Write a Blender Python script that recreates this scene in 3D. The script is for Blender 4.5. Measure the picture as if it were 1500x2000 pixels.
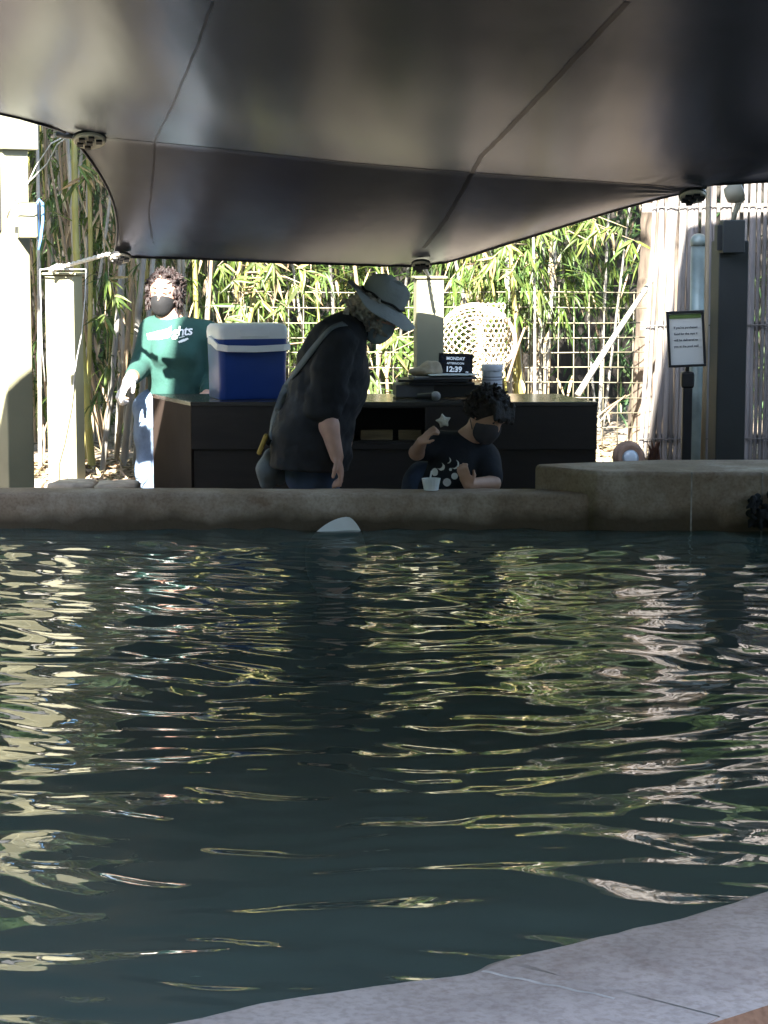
import bpy, bmesh, math, random
import numpy as np
from mathutils import Vector, Matrix, Quaternion, noise as mnoise
from mathutils.bvhtree import BVHTree

R = math.radians
rnd = random.Random(7)
for o in list(bpy.data.objects):
    bpy.data.objects.remove(o)
scene = bpy.context.scene
col = scene.collection

# ------------------------------------------------------------------ camera
CAM_Z = 1.70; PITCH = R(7.1); FPX = 4200.0
cd = bpy.data.cameras.new('camera'); cam = bpy.data.objects.new('camera', cd); col.objects.link(cam)
cd.sensor_fit = 'VERTICAL'; cd.sensor_height = 36.0; cd.sensor_width = 27.0
cd.lens = FPX / 2000 * 36.0
cd.clip_start = 0.05; cd.clip_end = 500
cam.location = (0, 0, CAM_Z); cam.rotation_euler = (R(90) - PITCH, 0, 0)
scene.camera = cam
# ------------------------------------------------------------------ light
SUN_EL = R(34.5); SUN_AZ = R(10.5)
sund = Vector((math.sin(SUN_AZ) * math.cos(SUN_EL), math.cos(SUN_AZ) * math.cos(SUN_EL), -math.sin(SUN_EL)))
world = bpy.data.worlds.new('World'); scene.world = world; world.use_nodes = True
wn = world.node_tree.nodes; wl = world.node_tree.links
sky = wn.new('ShaderNodeTexSky'); sky.sky_type = 'NISHITA'; sky.sun_disc = False; sky.dust_density = 0.6; sky.ozone_density = .5; sky.air_density = 1.0
sky.sun_elevation = SUN_EL; sky.sun_rotation = R(180) + SUN_AZ
wn['Background'].inputs['Strength'].default_value = 0.12
wl.new(sky.outputs['Color'], wn['Background'].inputs['Color'])
ld = bpy.data.lights.new('sun', 'SUN'); ld.energy = 5.0; ld.angle = R(0.55); ld.color = (1.0, 0.95, 0.86)
sun = bpy.data.objects.new('sun', ld); col.objects.link(sun)
sun.rotation_euler = sund.to_track_quat('-Z', 'Y').to_euler()
scene.view_settings.view_transform = 'Standard'; scene.view_settings.look = 'None'
scene.view_settings.exposure = 3.3; scene.view_settings.gamma = 1.0
scene.cycles.use_denoising = True
scene.cycles.max_bounces = 8; scene.cycles.diffuse_bounces = 4; scene.cycles.glossy_bounces = 4
scene.cycles.transparent_max_bounces = 12
scene.cycles.sample_clamp_indirect = 6.0

# ------------------------------------------------------------------ helpers
CP, SP = math.cos(PITCH), math.sin(PITCH)
def ray(px, py):
    u = (px - 750) / FPX; v = (1000 - py) / FPX
    return Vector((u, CP + v * SP, v * CP - SP))
def at(px, py, D):
    d = ray(px, py); t = D / d.y
    return Vector((0, 0, CAM_Z)) + d * t
def atz(px, py, z):
    d = ray(px, py); t = (z - CAM_Z) / d.z
    return Vector((0, 0, CAM_Z)) + d * t

EFF = {}
def link(o, parent=None):
    col.objects.link(o)
    if parent is not None:
        o.parent = parent
        o.matrix_parent_inverse = EFF.get(parent.name, Matrix.Identity(4)).inverted()
    return o
def tag(o, label=None, cat=None, group=None, kind=None):
    if label: o['label'] = label
    if cat: o['category'] = cat
    if group: o['group'] = group
    if kind: o['kind'] = kind
    return o
def empty(name, loc, label, cat, group=None):
    o = bpy.data.objects.new(name, None); o.empty_display_size = .1
    col.objects.link(o); o.location = loc
    EFF[o.name] = Matrix.Translation(Vector(loc))
    return tag(o, label, cat, group)
def mesh_obj(name, V, F, mat, parent=None, smooth=False, mats=None, mi=None):
    me = bpy.data.meshes.new(name); me.from_pydata([tuple(v) for v in V], [], F); me.update()
    if mats:
        for m in mats: me.materials.append(m)
        if mi is not None: me.polygons.foreach_set('material_index', mi)
    else: me.materials.append(mat)
    if smooth: me.polygons.foreach_set('use_smooth', [True] * len(me.polygons))
    return link(bpy.data.objects.new(name, me), parent)

class MB:
    def __init__(s): s.V = []; s.F = []
    def add(s, V, F):
        n = len(s.V); s.V += [Vector(v) for v in V]; s.F += [tuple(i + n for i in f) for f in F]; return s
    def hexa(s, P):   # 8 points: bottom 4 ccw, top 4 ccw
        return s.add(P, [(3, 2, 1, 0), (4, 5, 6, 7), (0, 1, 5, 4), (1, 2, 6, 5), (2, 3, 7, 6), (3, 0, 4, 7)])
    def box(s, c, size, rz=0.0, M=None, taper=1.0):
        hx, hy, hz = size[0] / 2, size[1] / 2, size[2] / 2
        P = [(-hx, -hy, -hz), (hx, -hy, -hz), (hx, hy, -hz), (-hx, hy, -hz)]
        P += [(x * taper, y * taper, hz) for x, y, _ in P]
        m = M or Matrix.Rotation(rz, 3, 'Z')
        return s.hexa([Vector(c) + m @ Vector(p) for p in P])
    def prism(s, pts, z0, z1):
        n = len(pts)
        V = [(p[0], p[1], z0) for p in pts] + [(p[0], p[1], z1) for p in pts]
        F = [tuple(reversed(range(n))), tuple(range(n, 2 * n))] + [(i, (i + 1) % n, n + (i + 1) % n, n + i) for i in range(n)]
        return s.add(V, F)
    def tube(s, pts, rad, n=8, caps=True):
        pts = [Vector(p) for p in pts]; m = len(pts)
        if not hasattr(rad, '__len__'): rad = [rad] * m
        V = []; F = []; ref = None
        for i, p in enumerate(pts):
            t = (pts[min(i + 1, m - 1)] - pts[max(i - 1, 0)]).normalized()
            if ref is None: ref = Vector((1, 0, 0)) if abs(t.x) < .8 else Vector((0, 1, 0))
            a = (ref - t * ref.dot(t)).normalized(); b = t.cross(a); ref = a
            for k in range(n):
                w = 2 * math.pi * k / n
                V.append(p + (a * math.cos(w) + b * math.sin(w)) * rad[i])
        for i in range(m - 1):
            for k in range(n):
                k2 = (k + 1) % n
                F.append((i * n + k, i * n + k2, (i + 1) * n + k2, (i + 1) * n + k))
        if caps:
            F.append(tuple(reversed(range(n)))); F.append(tuple((m - 1) * n + k for k in range(n)))
        return s.add(V, F)
    def ribbon(s, pts, nors, width, th):
        # flat strap: pts centre line, nors outward normals
        pts = [Vector(p) for p in pts]; m = len(pts); V = []; F = []
        for i, p in enumerate(pts):
            t = (pts[min(i + 1, m - 1)] - pts[max(i - 1, 0)]).normalized()
            nn = Vector(nors[i]).normalized(); b = t.cross(nn).normalized() * (width / 2)
            V += [p - b, p + b, p + b + nn * th, p - b + nn * th]
        for i in range(m - 1):
            for k in range(4):
                k2 = (k + 1) % 4
                F.append((i * 4 + 4 + k, i * 4 + 4 + k2, i * 4 + k2, i * 4 + k))
        F += [(0, 1, 2, 3), tuple(reversed([(m - 1) * 4 + k for k in range(4)]))]
        return s.add(V, F)
    def lathe(s, prof, n, M=Matrix.Identity(4)):
        V = []; F = []; m = len(prof)
        for r, z in prof:
            for k in range(n):
                w = 2 * math.pi * k / n
                V.append(M @ Vector((r * math.cos(w), r * math.sin(w), z)))
        for i in range(m - 1):
            for k in range(n):
                k2 = (k + 1) % n
                F.append((i * n + k, i * n + k2, (i + 1) * n + k2, (i + 1) * n + k))
        F.append(tuple(reversed(range(n)))); F.append(tuple((m - 1) * n + k for k in range(n)))
        return s.add(V, F)
    def build(s, name, mat, parent=None, smooth=False, bevel=0.0, seg=2):
        o = mesh_obj(name, s.V, s.F, mat, parent, smooth)
        if bevel:
            b = o.modifiers.new('bevel', 'BEVEL'); b.width = bevel; b.segments = seg; b.limit_method = 'ANGLE'
            o.data.polygons.foreach_set('use_smooth', [True] * len(o.data.polygons))
            b.harden_normals = True
        return o

# ------------------------------------------------------------------ materials
MATS = {}
def mat(name, c, rough=.6, var=.15, scale=6, bump=0.0, bscale=60, metal=0.0, spec=.5, c2=None, island=0.0,
        transl=0.0, stretch=(1, 1, 1), objrand=0.0, detail=4, coat=0.0):
    m = bpy.data.materials.new(name); m.use_nodes = True
    N = m.node_tree.nodes; L = m.node_tree.links; b = N['Principled BSDF']
    tc = N.new('ShaderNodeTexCoord'); mp = N.new('ShaderNodeMapping'); mp.inputs['Scale'].default_value = stretch
    L.new(tc.outputs['Object'], mp.inputs['Vector'])
    nz = N.new('ShaderNodeTexNoise'); nz.inputs['Scale'].default_value = scale; nz.inputs['Detail'].default_value = detail
    L.new(mp.outputs['Vector'], nz.inputs['Vector'])
    rp = N.new('ShaderNodeValToRGB')
    ca = tuple(max(0, x * (1 - var)) for x in c); cb = tuple(x * (1 + var) for x in (c2 or c))
    rp.color_ramp.elements[0].position = .32; rp.color_ramp.elements[1].position = .68
    rp.color_ramp.elements[0].color = (*ca, 1); rp.color_ramp.elements[1].color = (*cb, 1)
    L.new(nz.outputs['Fac'], rp.inputs['Fac']); out = rp.outputs['Color']
    if island or objrand:
        h = N.new('ShaderNodeHueSaturation')
        if island:
            g = N.new('ShaderNodeNewGeometry'); src = g.outputs['Random Per Island']; amt = island
        else:
            g = N.new('ShaderNodeObjectInfo'); src = g.outputs['Random']; amt = objrand
        mr = N.new('ShaderNodeMapRange'); mr.inputs['To Min'].default_value = 1 - amt; mr.inputs['To Max'].default_value = 1 + amt
        L.new(src, mr.inputs['Value']); L.new(mr.outputs['Result'], h.inputs['Value'])
        mr2 = N.new('ShaderNodeMapRange'); mr2.inputs['To Min'].default_value = .5 - amt * .06; mr2.inputs['To Max'].default_value = .5 + amt * .05
        ml = N.new('ShaderNodeMath'); ml.operation = 'MULTIPLY'; ml.inputs[1].default_value = 7.13
        fr = N.new('ShaderNodeMath'); fr.operation = 'FRACT'
        L.new(src, ml.inputs[0]); L.new(ml.outputs[0], fr.inputs[0]); L.new(fr.outputs[0], mr2.inputs['Value']); L.new(mr2.outputs['Result'], h.inputs['Hue'])
        L.new(out, h.inputs['Color']); out = h.outputs['Color']
    L.new(out, b.inputs['Base Color'])
    b.inputs['Roughness'].default_value = rough; b.inputs['Metallic'].default_value = metal
    b.inputs['Specular IOR Level'].default_value = spec
    if coat: b.inputs['Coat Weight'].default_value = coat
    if bump:
        n2 = N.new('ShaderNodeTexNoise'); n2.inputs['Scale'].default_value = bscale; n2.inputs['Detail'].default_value = 5
        L.new(mp.outputs['Vector'], n2.inputs['Vector'])
        bp = N.new('ShaderNodeBump'); bp.inputs['Strength'].default_value = bump; bp.inputs['Distance'].default_value = .01
        L.new(n2.outputs['Fac'], bp.inputs['Height']); L.new(bp.outputs['Normal'], b.inputs['Normal'])
    if transl:
        t = N.new('ShaderNodeBsdfTranslucent'); mx = N.new('ShaderNodeMixShader'); mx.inputs['Fac'].default_value = transl
        L.new(out, t.inputs['Color']); L.new(b.outputs['BSDF'], mx.inputs[1]); L.new(t.outputs['BSDF'], mx.inputs[2])
        L.new(mx.outputs['Shader'], N['Material Output'].inputs['Surface'])
    MATS[name] = m
    return m

def concrete(name, c, stain, sc=3.0, streak=(1, 1, 1)):
    m = mat(name, c, .82, .14, sc * 3, .35, 45, spec=.3, stretch=streak, detail=8)
    N = m.node_tree.nodes; L = m.node_tree.links; b = N['Principled BSDF']
    src = b.inputs['Base Color'].links[0].from_socket
    tc = [n for n in N if n.type == 'TEX_COORD'][0]
    nz = N.new('ShaderNodeTexNoise'); nz.inputs['Scale'].default_value = sc; nz.inputs['Detail'].default_value = 9; nz.inputs['Roughness'].default_value = .65
    L.new(tc.outputs['Object'], nz.inputs['Vector'])
    rp = N.new('ShaderNodeValToRGB'); rp.color_ramp.elements[0].position = .47; rp.color_ramp.elements[1].position = .66
    rp.color_ramp.elements[0].color = (0, 0, 0, 1)
    mx = N.new('ShaderNodeMixRGB'); L.new(nz.outputs['Fac'], rp.inputs['Fac']); L.new(rp.outputs['Color'], mx.inputs['Fac'])
    mx.inputs['Color2'].default_value = (*stain, 1); L.new(src, mx.inputs['Color1'])
    n3 = N.new('ShaderNodeTexNoise'); n3.inputs['Scale'].default_value = 80; n3.inputs['Detail'].default_value = 4; L.new(tc.outputs['Object'], n3.inputs['Vector'])
    r3 = N.new('ShaderNodeValToRGB'); r3.color_ramp.elements[0].position = .34; r3.color_ramp.elements[1].position = .56
    r3.color_ramp.elements[0].color = (.80, .78, .76, 1); r3.color_ramp.elements[1].color = (1, 1, 1, 1); L.new(n3.outputs['Fac'], r3.inputs['Fac'])
    n4 = N.new('ShaderNodeTexNoise'); n4.inputs['Scale'].default_value = 6.5; n4.inputs['Detail'].default_value = 7; n4.inputs['Distortion'].default_value = .6; L.new(tc.outputs['Object'], n4.inputs['Vector'])
    r4 = N.new('ShaderNodeValToRGB'); r4.color_ramp.elements[0].position = .30; r4.color_ramp.elements[1].position = .40
    r4.color_ramp.elements[0].color = (.80, .74, .70, 1); r4.color_ramp.elements[1].color = (1, 1, 1, 1); L.new(n4.outputs['Fac'], r4.inputs['Fac'])
    ma = N.new('ShaderNodeMixRGB'); ma.blend_type = 'MULTIPLY'; ma.inputs['Fac'].default_value = 1; L.new(mx.outputs['Color'], ma.inputs['Color1']); L.new(r3.outputs['Color'], ma.inputs['Color2'])
    mb_ = N.new('ShaderNodeMixRGB'); mb_.blend_type = 'MULTIPLY'; mb_.inputs['Fac'].default_value = 1; L.new(ma.outputs['Color'], mb_.inputs['Color1']); L.new(r4.outputs['Color'], mb_.inputs['Color2'])
    L.new(mb_.outputs['Color'], b.inputs['Base Color'])
    return m
def waterline(m, z, h, c):
    N = m.node_tree.nodes; L = m.node_tree.links; b = N['Principled BSDF']; src = b.inputs['Base Color'].links[0].from_socket
    tc = [n for n in N if n.type == 'TEX_COORD'][0]; sp = N.new('ShaderNodeSeparateXYZ'); L.new(tc.outputs['Object'], sp.inputs[0])
    nz = N.new('ShaderNodeTexNoise'); nz.inputs['Scale'].default_value = 5; nz.inputs['Detail'].default_value = 8; L.new(tc.outputs['Object'], nz.inputs['Vector'])
    ad = N.new('ShaderNodeMath'); ad.operation = 'MULTIPLY_ADD'; ad.inputs[1].default_value = -.16; L.new(nz.outputs['Fac'], ad.inputs[0]); L.new(sp.outputs['Z'], ad.inputs[2])
    mr = N.new('ShaderNodeMapRange'); mr.inputs['From Min'].default_value = z - .08; mr.inputs['From Max'].default_value = z - .08 + h; mr.inputs['To Min'].default_value = .9; mr.inputs['To Max'].default_value = 0
    L.new(ad.outputs[0], mr.inputs['Value']); mx = N.new('ShaderNodeMixRGB'); L.new(mr.outputs['Result'], mx.inputs['Fac']); L.new(src, mx.inputs['Color1'])
    mx.inputs['Color2'].default_value = (*c, 1); L.new(mx.outputs['Color'], b.inputs['Base Color'])

M_wall = concrete('pool_concrete', (.34, .25, .175), (.56, .46, .36), 2.6)
waterline(M_wall, .50, .06, (.085, .062, .036))
M_cope = concrete('coping_concrete', (.44, .365, .32), (.56, .48, .43), 2.4)
M_orange = concrete('outer_render', (.36, .19, .11), (.28, .15, .09), 4)
M_grout = mat('grout', (.50, .46, .42), .8, .2, 30)
M_groutd = mat('wall_joint', (.40, .35, .29), .8, .3, 30)
M_floor = mat('pool_floor', (.075, .115, .115), .8, .45, 1.3)
M_ground = concrete('patio', (.30, .26, .21), (.22, .19, .16), 1.2)
M_soil = mat('bed_soil', (.20, .155, .11), .95, .45, 7, .8, 30, c2=(.26, .21, .16))
M_stone = mat('edging_stone', (.42, .34, .26), .9, .3, 14, .6, 40)
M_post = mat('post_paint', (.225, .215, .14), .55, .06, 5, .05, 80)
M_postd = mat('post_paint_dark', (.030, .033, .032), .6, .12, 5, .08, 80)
M_dark = mat('black_plastic', (.012, .012, .013), .45, .2, 10)
M_black = mat('counter_laminate', (.015, .011, .009), .5, .25, 5, .1, 60, stretch=(1, 1, 6))
M_brown = mat('counter_end', (.030, .021, .017), .85, .2, 4, .1, 60, spec=.12)
M_top = mat('counter_top', (.035, .032, .028), .22, .2, 6, .03, 80)
M_slotlit = mat('slot_light', (.15, .105, .045), .6, .3, 8, .2, 40, stretch=(1, 1, 8))  # ochre of the lit back seen through the counter slots, put into the colour
M_plate = mat('corner_plate', (.78, .68, .52), .5, .1, 20)
M_rope = mat('rope', (.62, .60, .55), .85, .2, 60, .5, 200)
M_wire = mat('thin_wire', (.35, .35, .34), .5, .2, 40)
M_mesh = mat('fence_wire', (.17, .155, .105), .5, .25, 12, metal=.3)
M_blue = mat('cooler_blue', (.010, .040, .20), .38, .08, 6, .02, 150)
M_white = mat('cooler_white', (.78, .78, .75), .45, .06, 6, .02, 120)
M_tub = mat('tub_white', (.55, .56, .58), .4, .05, 8)
M_paper = mat('paper', (.62, .63, .58), .7, .05, 8)
M_green = mat('sign_green', (.12, .20, .05), .6, .1, 8)
M_ink = mat('ink', (.03, .03, .035), .7, .1, 8)
M_cloth = mat('beige_cloth', (.42, .33, .22), .9, .25, 14, .5, 60)
M_gray = mat('gray_box', (.10, .10, .105), .6, .2, 10)
M_metal = mat('mic_grille', (.30, .30, .30), .45, .2, 300, .6, 400, metal=.6)
M_pipe = mat('galvanised', (.17, .215, .205), .45, .25, 9, .1, 40, metal=.35)
M_slat = mat('bamboo_slat', (.135, .120, .108), .75, .25, 3, .35, 30, stretch=(6, 6, .6), objrand=.3, c2=(.155, .142, .138))
M_tie = mat('fence_tie', (.10, .09, .08), .8, .2, 20)
M_star = mat('starfish', (.55, .52, .40), .8, .15, 30, .6, 120)
M_wick = mat('wicker', (.56, .47, .33), .8, .25, 12, .3, 60)
M_bark = mat('palm_bark', (.13, .10, .075), .95, .6, 8, 1.0, 18, stretch=(1, 1, .3))
M_back = mat('timber_boards', (.035, .03, .025), .9, .4, 5, .3, 30, stretch=(4, 4, .5))
M_leaf = mat('bamboo_leaf', (.050, .098, .020), .5, .2, 9, island=.45, transl=.35, c2=(.075, .115, .02))
M_leafo = mat('bamboo_leaf_near', (.060, .112, .022), .5, .2, 9, objrand=.45, transl=.35, c2=(.085, .12, .022))
M_leafd = mat('hedge_leaf', (.035, .075, .02), .6, .3, 5, island=.5, transl=.3)
M_dry = mat('dry_leaf', (.27, .21, .125), .9, .3, 9, island=.5)
M_cg = mat('culm_grey', (.22, .21, .185), .6, .35, 4, .2, 30, stretch=(3, 3, 1), objrand=.25)
M_cy = mat('culm_yellow', (.22, .20, .055), .5, .25, 4, .1, 30, stretch=(3, 3, 1), objrand=.2)
M_ct = mat('culm_tan', (.22, .165, .10), .6, .3, 4, .2, 30, stretch=(3, 3, 1), objrand=.25)
M_node = mat('culm_node', (.16, .13, .10), .8, .3, 9)
M_skin = mat('skin_man', (.66, .38, .28), .5, .12, 14, .06, 150)
M_skinw = mat('skin_woman', (.55, .31, .22), .5, .08, 14)
M_skinb = mat('skin_boy', (.54, .32, .22), .5, .08, 14)
M_shirt = mat('shirt_black', (.017, .017, .020), .85, .3, 7, .5, 26)
M_teeb = mat('tee_navy', (.010, .012, .018), .85, .25, 7, .4, 26)
M_jean = mat('jeans', (.035, .055, .10), .85, .3, 10, .3, 60)
M_jeanw = mat('jeans_light', (.16, .22, .32), .85, .3, 10, .3, 60)
M_sweat = mat('sweater_green', (.013, .056, .045), .9, .12, 8, .4, 40)
M_cuff = mat('glove_cuff', (.16, .11, .06), .8, .2, 20)
M_glove = mat('glove_white', (.70, .64, .60), .7, .1, 20)
M_print = mat('white_print', (.72, .74, .72), .7, .06, 20)
M_hat = mat('hat_canvas', (.33, .35, .34), .85, .12, 8, .4, 70)
M_band = mat('hat_cord', (.015, .013, .012), .8, .2, 20)
M_hairg = mat('hair_grey', (.36, .32, .26), .8, .5, 40, .8, 90)
M_hairb = mat('hair_brown', (.016, .010, .007), .65, .5, 40, .8, 90)
M_hairr = mat('hair_auburn', (.012, .0045, .0035), .6, .5, 40, .8, 90)
M_maskb = mat('mask_blue', (.30, .37, .40), .8, .1, 30, .2, 60)
M_maskd = mat('mask_dark', (.055, .05, .055), .85, .1, 30, .2, 60)
M_maskk = mat('mask_black', (.006, .006, .007), .85, .1, 30, .2, 60)
M_bag = mat('bag_grey', (.13, .145, .15), .85, .15, 12, .3, 80)
M_yel = mat('yellow_tab', (.45, .30, .06), .7, .15, 12)
M_eye = mat('eye_dark', (.02, .015, .012), .3, .1, 10)
M_rayd = mat('ray_dark', (.03, .022, .018), .5, .3, 8)
M_rayw = mat('ray_white', (.85, .85, .80), .4, .08, 10)
M_clump = mat('dark_clump', (.010, .010, .011), .8, .4, 30, .8, 60)
M_lens = mat('lens_glass', (.55, .62, .66), .1, .05, 5)
M_lamp = mat('lamp_terracotta', (.28, .17, .11), .7, .2, 20, .3, 40)
M_flood = mat('flood_beige', (.22, .20, .14), .6, .1, 10)
M_bluec = mat('blue_cord', (.12, .25, .45), .6, .1, 10)

# dusty mark on the black shirt
def add_mark(m, c, r, colr):
    N = m.node_tree.nodes; L = m.node_tree.links; b = N['Principled BSDF']
    src = b.inputs['Base Color'].links[0].from_socket
    tc = [n for n in N if n.type == 'TEX_COORD'][0]
    vm = N.new('ShaderNodeVectorMath'); vm.operation = 'DISTANCE'; vm.inputs[1].default_value = c
    L.new(tc.outputs['Object'], vm.inputs[0])
    nz = N.new('ShaderNodeTexNoise'); nz.inputs['Scale'].default_value = 55; nz.inputs['Detail'].default_value = 6
    L.new(tc.outputs['Object'], nz.inputs['Vector'])
    mr = N.new('ShaderNodeMapRange'); mr.inputs['From Min'].default_value = 0; mr.inputs['From Max'].default_value = r
    mr.inputs['To Min'].default_value = 1.1; mr.inputs['To Max'].default_value = 0
    L.new(vm.outputs['Value'], mr.inputs['Value'])
    mu = N.new('ShaderNodeMath'); mu.operation = 'MULTIPLY'; L.new(mr.outputs['Result'], mu.inputs[0]); L.new(nz.outputs['Fac'], mu.inputs[1])
    mx = N.new('ShaderNodeMixRGB'); L.new(mu.outputs[0], mx.inputs['Fac']); L.new(src, mx.inputs['Color1'])
    mx.inputs['Color2'].default_value = (*colr, 1); L.new(mx.outputs['Color'], b.inputs['Base Color'])
add_mark(M_shirt, at(583, 790, 9.78), .075, (.10, .10, .11))

# water: turbid, glossy by Fresnel
M_water = bpy.data.materials.new('pool_water'); M_water.use_nodes = True
N = M_water.node_tree.nodes; L = M_water.node_tree.links; N.remove(N['Principled BSDF'])
fr = N.new('ShaderNodeFresnel'); fr.inputs['IOR'].default_value = 1.33
gl = N.new('ShaderNodeBsdfGlossy'); gl.inputs['Roughness'].default_value = .02
df = N.new('ShaderNodeBsdfDiffuse'); df.inputs['Color'].default_value = (.096, .134, .114, 1)
tr = N.new('ShaderNodeBsdfTransparent'); tr.inputs['Color'].default_value = (.50, .66, .66, 1)
m1 = N.new('ShaderNodeMixShader'); m1.inputs['Fac'].default_value = .30
m2 = N.new('ShaderNodeMixShader')
tc = N.new('ShaderNodeTexCoord'); nz = N.new('ShaderNodeTexNoise'); nz.inputs['Scale'].default_value = 14; nz.inputs['Detail'].default_value = 2
bp = N.new('ShaderNodeBump'); bp.inputs['Strength'].default_value = .06; bp.inputs['Distance'].default_value = .01
L.new(tc.outputs['Object'], nz.inputs['Vector']); L.new(nz.outputs['Fac'], bp.inputs['Height'])
for n in (fr, gl): L.new(bp.outputs['Normal'], n.inputs['Normal'])
L.new(df.outputs[0], m1.inputs[1]); L.new(tr.outputs[0], m1.inputs[2])
L.new(fr.outputs[0], m2.inputs['Fac']); L.new(m1.outputs[0], m2.inputs[1]); L.new(gl.outputs[0], m2.inputs[2])
L.new(m2.outputs[0], N['Material Output'].inputs['Surface'])

# sail: coated fabric, dull cool sheen, hardly translucent
def sail_mat(name, base, tint, rough, ior):
    m = mat(name, base, .8, .12, 3, .10, 420, spec=0.0)
    N = m.node_tree.nodes; L = m.node_tree.links; out = N['Material Output']; p = N['Principled BSDF']
    bp = [n for n in N if n.type == 'BUMP'][0]; bp.inputs['Distance'].default_value = .002
    g_ = N.new('ShaderNodeBsdfGlossy'); g_.inputs['Color'].default_value = (*tint, 1); g_.inputs['Roughness'].default_value = rough
    # broad slack of the cloth breaks the sheen up
    tc = [n for n in N if n.type == 'TEX_COORD'][0]; nz = N.new('ShaderNodeTexNoise'); nz.inputs['Scale'].default_value = 1.5; nz.inputs['Detail'].default_value = 3
    mp = N.new('ShaderNodeMapping'); mp.inputs['Scale'].default_value = (2.2, .35, 1); L.new(tc.outputs['Object'], mp.inputs['Vector']); L.new(mp.outputs['Vector'], nz.inputs['Vector'])
    b2 = N.new('ShaderNodeBump'); b2.inputs['Strength'].default_value = .22; b2.inputs['Distance'].default_value = .03; L.new(nz.outputs['Fac'], b2.inputs['Height']); L.new(bp.outputs['Normal'], b2.inputs['Normal'])
    f_ = N.new('ShaderNodeFresnel'); f_.inputs['IOR'].default_value = ior
    for n in (g_, f_): L.new(b2.outputs['Normal'], n.inputs['Normal'])
    t_ = N.new('ShaderNodeBsdfTranslucent'); t_.inputs['Color'].default_value = (.06, .05, .05, 1)
    m0 = N.new('ShaderNodeMixShader'); m0.inputs['Fac'].default_value = .012; L.new(p.outputs[0], m0.inputs[1]); L.new(t_.outputs[0], m0.inputs[2])
    m1_ = N.new('ShaderNodeMixShader'); L.new(f_.outputs[0], m1_.inputs['Fac']); L.new(m0.outputs[0], m1_.inputs[1]); L.new(g_.outputs[0], m1_.inputs[2]); L.new(m1_.outputs[0], out.inputs['Surface'])
    return m
M_sail = sail_mat('sail_fabric', (.054, .054, .066), (.62, .65, .77), .26, 1.41)
M_seam = sail_mat('sail_seam', (.030, .028, .032), (.46, .46, .52), .30, 1.38)

# ------------------------------------------------------------------ SDF modelling (bodies, clothes, hair)
def surface_nets(f, org, h):
    s = f < 0
    nx, ny, nz = f.shape
    c = np.zeros((nx - 1, ny - 1, nz - 1), np.int8)
    for dx in (0, 1):
        for dy in (0, 1):
            for dz in (0, 1):
                c += s[dx:nx - 1 + dx, dy:ny - 1 + dy, dz:nz - 1 + dz]
    act = (c > 0) & (c < 8)
    I = np.argwhere(act)
    idx = -np.ones(act.shape, np.int64); idx[act] = np.arange(len(I))
    pos = np.zeros((len(I), 3)); cnt = np.zeros(len(I))
    for ax in range(3):
        oth = [a for a in range(3) if a != ax]
        for b0 in (0, 1):
            for b1 in (0, 1):
                o0 = np.zeros(3, int); o0[oth[0]] = b0; o0[oth[1]] = b1
                o1 = o0.copy(); o1[ax] = 1
                A = I + o0; B = I + o1
                fa = f[A[:, 0], A[:, 1], A[:, 2]]; fb = f[B[:, 0], B[:, 1], B[:, 2]]
                m = (fa < 0) != (fb < 0)
                tt = np.where(m, fa / np.where(m, fa - fb, 1), 0)
                p = o0 + np.outer(tt, np.eye(3)[ax])
                pos += np.where(m[:, None], p, 0); cnt += m
    V = (I + pos / cnt[:, None]) * h + org
    F = []
    for ax in range(3):
        a, b = [(1, 2), (2, 0), (0, 1)][ax]
        sl0 = [slice(None)] * 3; sl1 = [slice(None)] * 3
        sl0[ax] = slice(0, -1); sl1[ax] = slice(1, None)
        d = s[tuple(sl0)] != s[tuple(sl1)]
        E = np.argwhere(d)
        ok = (E[:, a] > 0) & (E[:, b] > 0) & (E[:, a] < f.shape[a] - 1) & (E[:, b] < f.shape[b] - 1)
        E = E[ok]
        ea = np.eye(3, dtype=int)[a]; eb = np.eye(3, dtype=int)[b]
        q = []
        for off in (-ea - eb, -eb, 0 * ea, -ea):
            C = E + off; q.append(idx[C[:, 0], C[:, 1], C[:, 2]])
        q = np.stack(q, 1)
        inside = s[E[:, 0], E[:, 1], E[:, 2]]
        q[~inside] = q[~inside][:, ::-1]
        F.append(q[(q >= 0).all(1)])
    return V, np.concatenate(F)

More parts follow.
